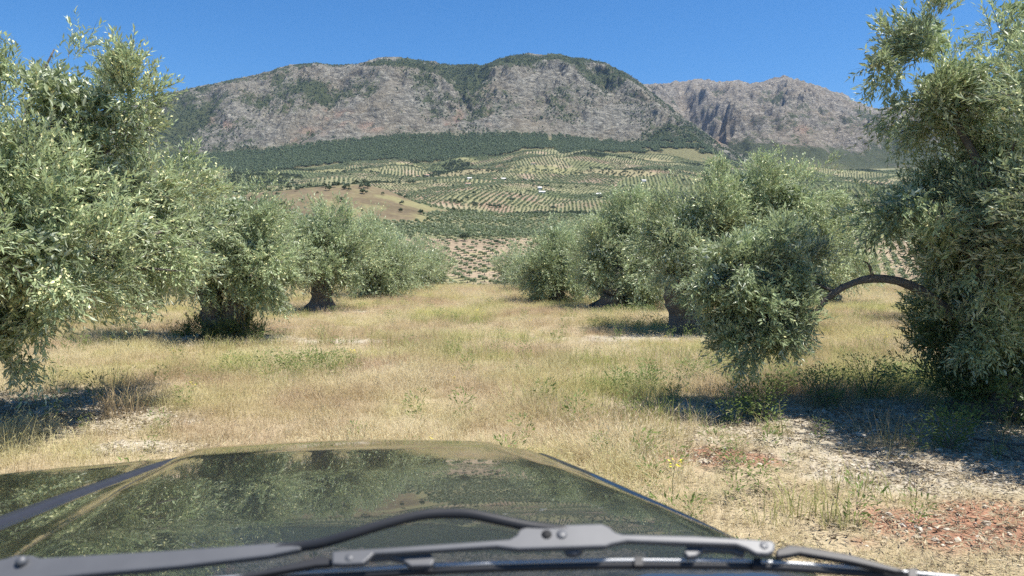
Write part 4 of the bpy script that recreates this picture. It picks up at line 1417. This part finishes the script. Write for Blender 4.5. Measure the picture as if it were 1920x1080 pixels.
clump(452, 640, 46, .45, 1.0, .42, 'tall arching grass clump at the foot of the split trunk', 1, w=.009, spread=.12)
clump(480, 636, 40, .25, .6, .3, 'upright green grass tuft right of the arching clump', 2, w=.008, spread=.16)
clump(232, 785, 90, .25, .55, .75, 'spiky green grass clump at the edge of the shadow on the left', 3, w=.0045, spread=.2)
clump(180, 790, 30, .2, .4, .9, 'sparse grass clump beside the spiky one in the left shadow', 4, w=.004, spread=.15)
clump(25, 868, 16, .25, .5, .35, 'few thin pale stalks at the left edge above the bonnet', 5, M_DRY, w=.003, spread=.14)

# fallen branch by the right-hand tree
mb = MB()
rb = np.random.default_rng(3)


def gpt(x, y, dz=0.03):
    a_, b_ = ray(x, y); Yd = -(CZ - dz) / b_
    return np.array([a_ * Yd, Yd, float(gz(a_ * Yd, Yd)) + dz])


mb.add(*tube(smooth_path([gpt(1825, 818, .05), gpt(1868, 822, .07), gpt(1910, 828, .06), gpt(1960, 832, .05)], 12), np.linspace(.010, .018, 12), 6, .08, rb))
mb.add(*tube(smooth_path([gpt(1866, 822, .07), gpt(1868, 838, .05), gpt(1890, 852, .03), gpt(1925, 862, .02)], 9), np.linspace(.011, .006, 9), 6, .08, rb))
mb.add(*tube(smooth_path([gpt(1884, 824, .07), gpt(1905, 842, .05), gpt(1930, 852, .03)], 7), np.linspace(.009, .005, 7), 6, .08, rb))
mb.build('fallen_branch', M_BARK, None, True, label='bare forked branch lying under the large right tree', cat='branch')

# young bush at the edge of the bare ground
def bush(px_, py_, s, label, seed):
    p = gpt(px_, py_, 0)
    root = link('wild_shrub', None, None, label, 'shrub', loc=p)
    rng = np.random.default_rng(seed)
    v, fs, t, _ = weed(rng, 700, .45 * s, .32 * s)
    me = mesh_np('foliage', v, fs, [M_WEED]); point_attr(me, 'tone', 'FLOAT', t.astype(np.float32)); link('foliage', me, root)
    mb = MB()
    for q in range(7):
        a = q * .9
        mb.add(*tube([(0, 0, -.02), (.1 * s * math.cos(a), .1 * s * math.sin(a), .2 * s), (.24 * s * math.cos(a), .24 * s * math.sin(a), .40 * s)], [.005, .004, .002], 4))
    mb.build('stem', M_BARK, root)


bush(1780, 838, .75, 'light green low shrub in front of the large right tree', 1)
bush(1430, 790, 1.0, 'dim green shrub in the shade of the hanging limb', 2)
bush(1545, 760, 1.0, 'bushy green plant in the shade left of the sucker thicket', 3)
bush(1630, 745, 1.1, 'dark green plant at the back of the shaded bare ground', 4)


# ------------------------------------------------------------------ the car we look out of: bonnet, wings, cowl, wiper
m = Mat('car_paint')
sp = m.n('ShaderNodeTexVoronoi'); sp.inputs['Scale'].default_value = 55.0; m.l(m.pos(), sp.inputs['Vector'])
speck = m.ramp(sp.outputs['Distance'], [(0.035, 1.0), (0.06, 0.0)])
film = m.ramp(m.noise(7, 4, .6, dist=.5), [(0.4, 0.0), (0.8, 0.02)])
dirt = m.math('MAXIMUM', m.math('MULTIPLY', speck, 0.55), film)
pb = m.n('ShaderNodeBsdfPrincipled')
m.setin(pb.inputs['Base Color'], (0.014, 0.014, 0.010)); pb.inputs['Metallic'].default_value = 0.1
m.setin(pb.inputs['Roughness'], 0.30); pb.inputs['Coat Weight'].default_value = 1.0; pb.inputs['Coat IOR'].default_value = 1.53
m.setin(pb.inputs['Coat Roughness'], m.math('ADD', 0.010, m.math('MULTIPLY', film, 0.35)))
db = m.n('ShaderNodeBsdfDiffuse'); m.setin(db.inputs[0], (0.22, 0.20, 0.16))
mx = m.n('ShaderNodeMixShader'); m.setin(mx.inputs[0], dirt); m.l(pb.outputs[0], mx.inputs[1]); m.l(db.outputs[0], mx.inputs[2]); m.l(mx.outputs[0], m.out.inputs[0])
M_PAINT = m.m
m = Mat('gap_rubber'); m.bsdf(**{'Base Color': (0.012, 0.012, 0.012), 'Roughness': 0.8}); M_GAP = m.m
m = Mat('cowl_plastic'); m.bsdf(**{'Base Color': m.mix(m.noise(40, 3), (0.018, 0.018, 0.022), (0.035, 0.035, 0.04)), 'Roughness': 0.45}); M_COWL = m.m
m = Mat('wiper_metal'); m.bsdf(**{'Base Color': m.mix(m.noise(30, 4), (0.085, 0.088, 0.094), (0.13, 0.133, 0.138)), 'Roughness': 0.5, 'Metallic': 0.3}); M_WIPER = m.m
m = Mat('wiper_black'); m.bsdf(**{'Base Color': (0.022, 0.023, 0.026), 'Roughness': 0.5, 'Specular IOR Level': 0.35}); M_WBLACK = m.m
m = Mat('wiper_rail'); m.bsdf(**{'Base Color': (0.38, 0.39, 0.40), 'Roughness': 0.45, 'Metallic': 0.5}); M_RAIL = m.m
m = Mat('grille_black'); m.bsdf(**{'Base Color': (0.02, 0.02, 0.02), 'Roughness': 0.5}); M_GRILLE = m.m
m = Mat('lamp_glass'); m.bsdf(**{'Base Color': (0.75, 0.76, 0.78), 'Roughness': 0.05, 'Metallic': 0.4}); M_LAMP = m.m

hd = np.array([ray(725, HZ)[0], 1.0, 0.0]); hd = unit(hd)          # heading of the car
rt_ = np.array([hd[1], -hd[0], 0.0])
car = link('car', None, None, 'dark glossy car seen over its bonnet, one wiper across the bottom', 'car', loc=(0, 0, 0))


def fall(q):
    """drop of the bonnet below the lens at forward distance q"""
    return np.interp(q, [.4, .7, 1.0, 1.4, 1.8, 2.05, 2.3], [.315, .335, .368, .420, .478, .520, .575])


def on_bonnet(x, y):
    a_, b_ = ray(x, y)
    Ys = np.linspace(.35, 2.6, 4000)
    q = (np.outer(Ys, [a_, 1.0, 0]) @ hd)
    k = np.argmax(-b_ * Ys > fall(q)) if (-b_ * Ys[-1] > fall(q[-1])) else -1
    # the ray starts above the bonnet and meets it where its drop exceeds the fall
    return np.array([a_ * Ys[k], Ys[k], CZ + b_ * Ys[k]])


def qs(p):
    return float(p @ hd), float(p @ rt_)


# lines running along the bonnet, each from two photo points: (far), (near)
LN = {'L1': ((356, 852), (0, 968)), 'L1b': ((368, 853), (0, 983)), 'L2': ((342, 862), (60, 1036)), 'R1': ((948, 846), (1322, 1000)), 'R2': ((1000, 842), (1358, 1000))}
lin = {}
for k_, (a_, b_) in LN.items():
    qa, sa = qs(on_bonnet(*a_)); qb, sb_ = qs(on_bonnet(*b_))
    lin[k_] = (qa, sa, qb, sb_)


def line_s(k_, q):
    qa, sa, qb, sb_ = lin[k_]
    return sa + (sb_ - sa) * (q - qa) / (qb - qa)


far_px = [(0, 879), (120, 868), (250, 857), (355, 849), (480, 842), (620, 837), (760, 834), (880, 832), (940, 834), (985, 838), (1012, 843)]
fq = []
for x_, y_ in far_px:
    q_, s_ = qs(on_bonnet(x_, y_)); fq.append((s_, q_))
fq.sort()


def front_q(s_):
    return np.interp(s_, [p_[0] for p_ in fq], [p_[1] for p_ in fq])


def panel(name, cols, parent, mat, nq=46, q0=.62, smooth=True, roll=True, thick=0.0, **kw):
    """cols: list of functions q -> (s, dz). A sheet lofted along the car, rolled over at the nose."""
    V = []
    for j, cf in enumerate(cols):
        s_end = cf(1.9)[0]
        qf = float(front_q(s_end)) - .012
        qv = np.concatenate([np.linspace(q0, qf - .10, nq - 12), qf - .10 + .10 * np.sin(np.linspace(0.08, 1, 12) * math.pi / 2)])
        for i, q in enumerate(qv):
            s_, dz = cf(q)
            z = CZ - fall(q) + dz
            t_ = max(0, (q - (qf - .10)) / .10)
            if roll: z -= .030 * t_ ** 3
            V.append(hd * q + rt_ * s_ + np.array([0, 0, z]))
        if roll:                                   # nose turning down to the grille
            for d_ in (.035, .08, .14):
                q = qf + .012 * (1 - (d_ - .035) / .2)
                V.append(hd * (qf + .008) + rt_ * cf(qf)[0] + np.array([0, 0, V[-1][2] - d_ * .6]))
    V = np.array(V)
    per = len(V) // len(cols)
    me = mesh_np(name, V, grid_faces(per, len(cols)), [mat], None, smooth)
    return link(name, me, parent, **kw)


def col(k_, off=0.0, dz=0.0):
    return lambda q: (line_s(k_, q) + off, dz)


def between(k0, k1, t_, dz=0.0, o0=0.0, o1=0.0):
    return lambda q: ((line_s(k0, q) + o0) * (1 - t_) + (line_s(k1, q) + o1) * t_, dz)


bonnet_cols = [col('L1b', 0, -.006), col('L1b', .006, 0.0)]
bonnet_cols += [between('L1b', 'L2', t_, 0.0005 + .002 * t_, .006, -.012) for t_ in (.3, .6, 1.0)]
bonnet_cols += [col('L2', -.006, .006), col('L2', .002, .012), col('L2', .012, .0145)]
bonnet_cols += [between('L2', 'R1', t_, .0145 + .006 * (1 - (2 * t_ - 1) ** 2), .012, -.014) for t_ in np.linspace(.04, .96, 22)]
bonnet_cols += [col('R1', -.014, .0145), col('R1', -.004, .012), col('R1', .004, .006), col('R1', .012, .003)]
bonnet_cols += [between('R1', 'R2', t_, .003 - .004 * t_, .012, -.008) for t_ in (.35, .7)]
bonnet_cols += [col('R2', -.008, -.002), col('R2', -.002, -.008)]
bon = panel('bonnet', bonnet_cols, car, M_PAINT)
panel('shut_gap', [col('R2', -.003, -.012), col('R2', .004, -.012)], car, M_GAP)
panel('fender', [col('R2', .003, -.012), col('R2', .006, -.004), col('R2', .012, -.005), col('R2', .019, -.013), col('R2', .026, -.035), col('R2', .031, -.10), col('R2', .034, -.35)], car, M_PAINT)
panel('shut_gap', [col('L1', -.006, -.012), col('L1b', .002, -.012)], car, M_GAP)
# the bevelled strip facing the sky beside the gap, and the left wing beyond it
panel('bonnet_trim', [col('L1', .004, -.008), between('L1', 'L1b', .3, .004), between('L1', 'L1b', .75, -.001), col('L1b', -.003, -.009)], car, M_COWL)
panel('fender', [col('L1', -.62, -.30), col('L1', -.60, -.12), col('L1', -.56, -.045), col('L1', -.48, -.016)] + [col('L1', o_, -.004 - .010 * ((-o_ - .2) / .25) ** 2) for o_ in (-.40, -.30, -.22, -.14, -.08, -.03)] + [col('L1', -.006, -.006), col('L1', -.001, -.012)],
      car, M_PAINT)
# nose, bumper and lamps below the bonnet edge
mb = MB()
sL, sR = line_s('L1', 1.9) - .55, line_s('R2', 1.9) + .02
ss = np.linspace(sL, sR, 24)
V = []
for s_ in ss:
    qf = float(front_q(s_)) - .01
    for dq, z in ((0, CZ - .66), (.02, CZ - .75), (.05, CZ - .85), (.07, CZ - 1.0), (.06, CZ - 1.2), (0, CZ - 1.3)):
        V.append(hd * (qf + dq) + rt_ * s_ + np.array([0, 0, z]))
mb.add(V, [grid_faces(6, 24)]); mb.build('bumper', M_PAINT, car, True)
mb = MB(); V = []
for s_ in np.linspace(sL * .6 + sR * .4, sL * .3 + sR * .7, 12):
    qf = float(front_q(s_))
    for dq, z in ((.02, CZ - .70), (.045, CZ - .82)):
        V.append(hd * (qf + dq + .005) + rt_ * s_ + np.array([0, 0, z]))
mb.add(V, [grid_faces(2, 12)]); mb.build('grille', M_GRILLE, car)
for s0, s1 in ((sL + .05, sL + .30), (sR - .24, sR - .03)):
    mb = MB(); V = []
    for s_ in np.linspace(s0, s1, 8):
        qf = float(front_q(s_))
        for dq, z in ((.015, CZ - .69), (.035, CZ - .74), (.05, CZ - .80)):
            V.append(hd * (qf + dq + .006) + rt_ * s_ + np.array([0, 0, z]))
    mb.add(V, [grid_faces(3, 8)]); mb.build('headlight', M_LAMP, car, True)
# cowl between bonnet and windscreen
mb = MB(); V = []
for s_ in np.linspace(-1.2, .55, 20):
    for q, dz in ((.30, -.02), (.45, -.045), (.58, -.05), (.66, -.03), (.70, -.014)):
        V.append(hd * q + rt_ * s_ + np.array([0, 0, CZ - fall(q) + dz - .004]))
mb.add(V, [grid_faces(5, 20)]); cowl = mb.build('cowl', M_COWL, car, True)
for k_ in range(9):
    mb = MB(); s_ = -.75 + k_ * .13
    V = [hd * q + rt_ * (s_ + ds) + np.array([0, 0, CZ - fall(q) + dz]) for q, dz in ((.47, -.043), (.485, -.038), (.50, -.045)) for ds in (0, .10)]
    mb.add(V, [grid_faces(2, 3)]); mb.build('vent_slat', M_GRILLE, cowl)

# wiper: everything lies close to the windscreen plane about 0.62 m ahead of the lens
WD = .62
wn_ = unit(np.array([0, -.55, .83]))       # windscreen normal


def wp(x, y, d=0.0):
    a_, b_ = ray(x, y)
    dv = np.array([a_, 1.0, b_])
    o = at(960, 1010, WD) + wn_ * d
    t = ((o - np.array([0, 0, CZ])) @ wn_) / (dv @ wn_)
    return np.array([0, 0, CZ]) + dv * t


def plate(mb, pts, d0, d1):
    n = len(pts)
    V = [wp(x, y, d1) for x, y in pts] + [wp(x, y, d1) - wn_ * (d1 - d0) for x, y in pts]
    mb.add(V, [np.arange(n)[None], (np.arange(n)[::-1] + n)[None], np.array([(i, i + n, (i + 1) % n + n, (i + 1) % n) for i in range(n)])])


def bevel(o, w):
    b = o.modifiers.new('bevel', 'BEVEL'); b.width = w; b.segments = 2; b.limit_method = 'ANGLE'


wiper_arm = MB()
plate(wiper_arm, [(-80, 1064), (10, 1046), (30, 1040), (60, 1040), (75, 1045), (300, 1032), (520, 1017), (560, 1015), (575, 1022), (560, 1030), (500, 1042), (330, 1062), (150, 1078), (0, 1096), (-80, 1108)], 0, .007)
arm = wiper_arm.build('wiper_arm', M_WIPER, car); bevel(arm, .002)
mb = MB(); c0 = wp(43, 1056, .006)
mb.add(*tube([c0, c0 + wn_ * .004, c0 + wn_ * .0065], [.0048, .0046, .0025], 10)); mb.build('bolt', M_WIPER, arm, True)
mb = MB()
hook = smooth_path([wp(505, 1031, .003), wp(560, 1025, .004), wp(605, 1018, .008), wp(655, 1003, .014), wp(720, 983, .018), wp(785, 967, .02), wp(830, 963, .02), wp(880, 964, .02), wp(930, 974, .018), wp(1000, 988, .014), wp(1070, 996, .012)], 40)
mb.add(*tube(hook, np.full(40, .0036), 10, squash=1.2)); mb.build('hook_rod', M_WBLACK, arm, True)

blade = link('wiper_blade', None, car)
mb = MB()
plate(mb, [(622, 1033), (860, 1017), (955, 1010), (968, 1003), (974, 992), (988, 986), (1060, 983), (1128, 981), (1142, 987), (1154, 997), (1168, 1001), (1300, 1004), (1405, 1010), (1448, 1013), (1455, 1020), (1452, 1034), (1440, 1039), (1418, 1038), (1400, 1028), (1380, 1021),
           (1290, 1018), (1175, 1014), (1145, 1020), (1135, 1024), (970, 1029), (930, 1024), (850, 1029), (740, 1036), (700, 1038), (690, 1048), (680, 1056), (640, 1058), (622, 1057)], .010, .016)
o = mb.build('main_bracket', M_WIPER, blade); bevel(o, .0016)
mb = MB(); c0 = wp(1025, 1003, .0155)
mb.add(*tube([c0, c0 + wn_ * .0012], [.0042, .0042], 14)); mb.build('hole', M_GAP, o, True)
mb = MB(); c0 = wp(1053, 1003, .0155)
mb.add(*tube([c0, c0 + wn_ * .0015, c0 + wn_ * .002], [.0046, .004, .002], 14)); mb.build('rivet', M_WIPER, o, True)
for px_, py_ in ((655, 1046), (1432, 1024)):
    mb = MB(); c0 = wp(px_, py_, .0155); mb.add(*tube([c0, c0 + wn_ * .001, c0 + wn_ * .0014], [.0036, .0032, .0015], 12)); mb.build('rivet', M_WIPER, o, True)
for nm, mt, pts, d0, d1 in (('yoke', M_WIPER, [(690, 1041), (760, 1037), (808, 1036), (815, 1050), (808, 1060), (770, 1061), (755, 1050), (730, 1045), (692, 1048)], .003, .009),
                            ('yoke', M_WBLACK, [(622, 1046), (600, 1042), (585, 1047), (520, 1062), (430, 1082), (430, 1088), (520, 1072), (590, 1060), (622, 1058)], .003, .009),
                            ('yoke', M_WIPER, [(1290, 1020), (1380, 1024), (1400, 1034), (1395, 1040), (1370, 1032), (1320, 1030), (1305, 1042), (1290, 1044), (1282, 1034)], .003, .009),
                            ('yoke', M_WBLACK, [(1455, 1030), (1480, 1021), (1510, 1024), (1600, 1040), (1690, 1066), (1700, 1073), (1680, 1072), (1590, 1052), (1500, 1037), (1478, 1041), (1456, 1044)], .003, .009),
                            ('joint_cover', M_WIPER, [(1056, 1024), (1096, 1023), (1092, 1032), (1078, 1038), (1062, 1036)], .004, .011)):
    mb = MB(); plate(mb, pts, d0, d1); q_ = mb.build(nm, mt, blade); bevel(q_, .0012)
rail_px = [(330, 1092), (430, 1083), (560, 1074), (700, 1067), (800, 1061), (960, 1055), (1130, 1051), (1290, 1051), (1420, 1053), (1560, 1061), (1650, 1068), (1750, 1078), (1800, 1083)]
mb = MB(); rp_ = smooth_path([wp(x, y, .001) for x, y in rail_px], 50); mb.add(*tube(rp_, np.full(50, .0016), 8)); mb.build('rail', M_RAIL, blade, True)
mb = MB(); rp_ = smooth_path([wp(x, y + 9, -.003) for x, y in rail_px], 50); mb.add(*tube(rp_, np.full(50, .0034), 8)); mb.build('rubber', M_WBLACK, blade, True)
for x_, y_ in ((472, 1080), (802, 1062), (1198, 1052), (1420, 1054), (1712, 1074)):
    mb = MB(); plate(mb, [(x_ - 7, y_ - 8), (x_ + 7, y_ - 8), (x_ + 8, y_ + 8), (x_ - 8, y_ + 8)], -.002, .0045); mb.build('clip', M_WBLACK, blade)

# ------------------------------------------------------------------ haze
HZ_DENS = 2.6e-5
m = Mat('haze_air')
pv = m.n('ShaderNodeVolumePrincipled')
pv.inputs['Color'].default_value = (0.45, 0.66, 1.0, 1)
pv.inputs['Density'].default_value = HZ_DENS
pv.inputs['Anisotropy'].default_value = 0.2
m.l(pv.outputs[0], m.out.inputs['Volume'])
mb = MB(); box(mb, -7000, 7000, -400, 9500, -60, 1420)
mb.build('haze', m.m, None, label='thin bluish haze in the air over the valley', cat='haze', kind='stuff')
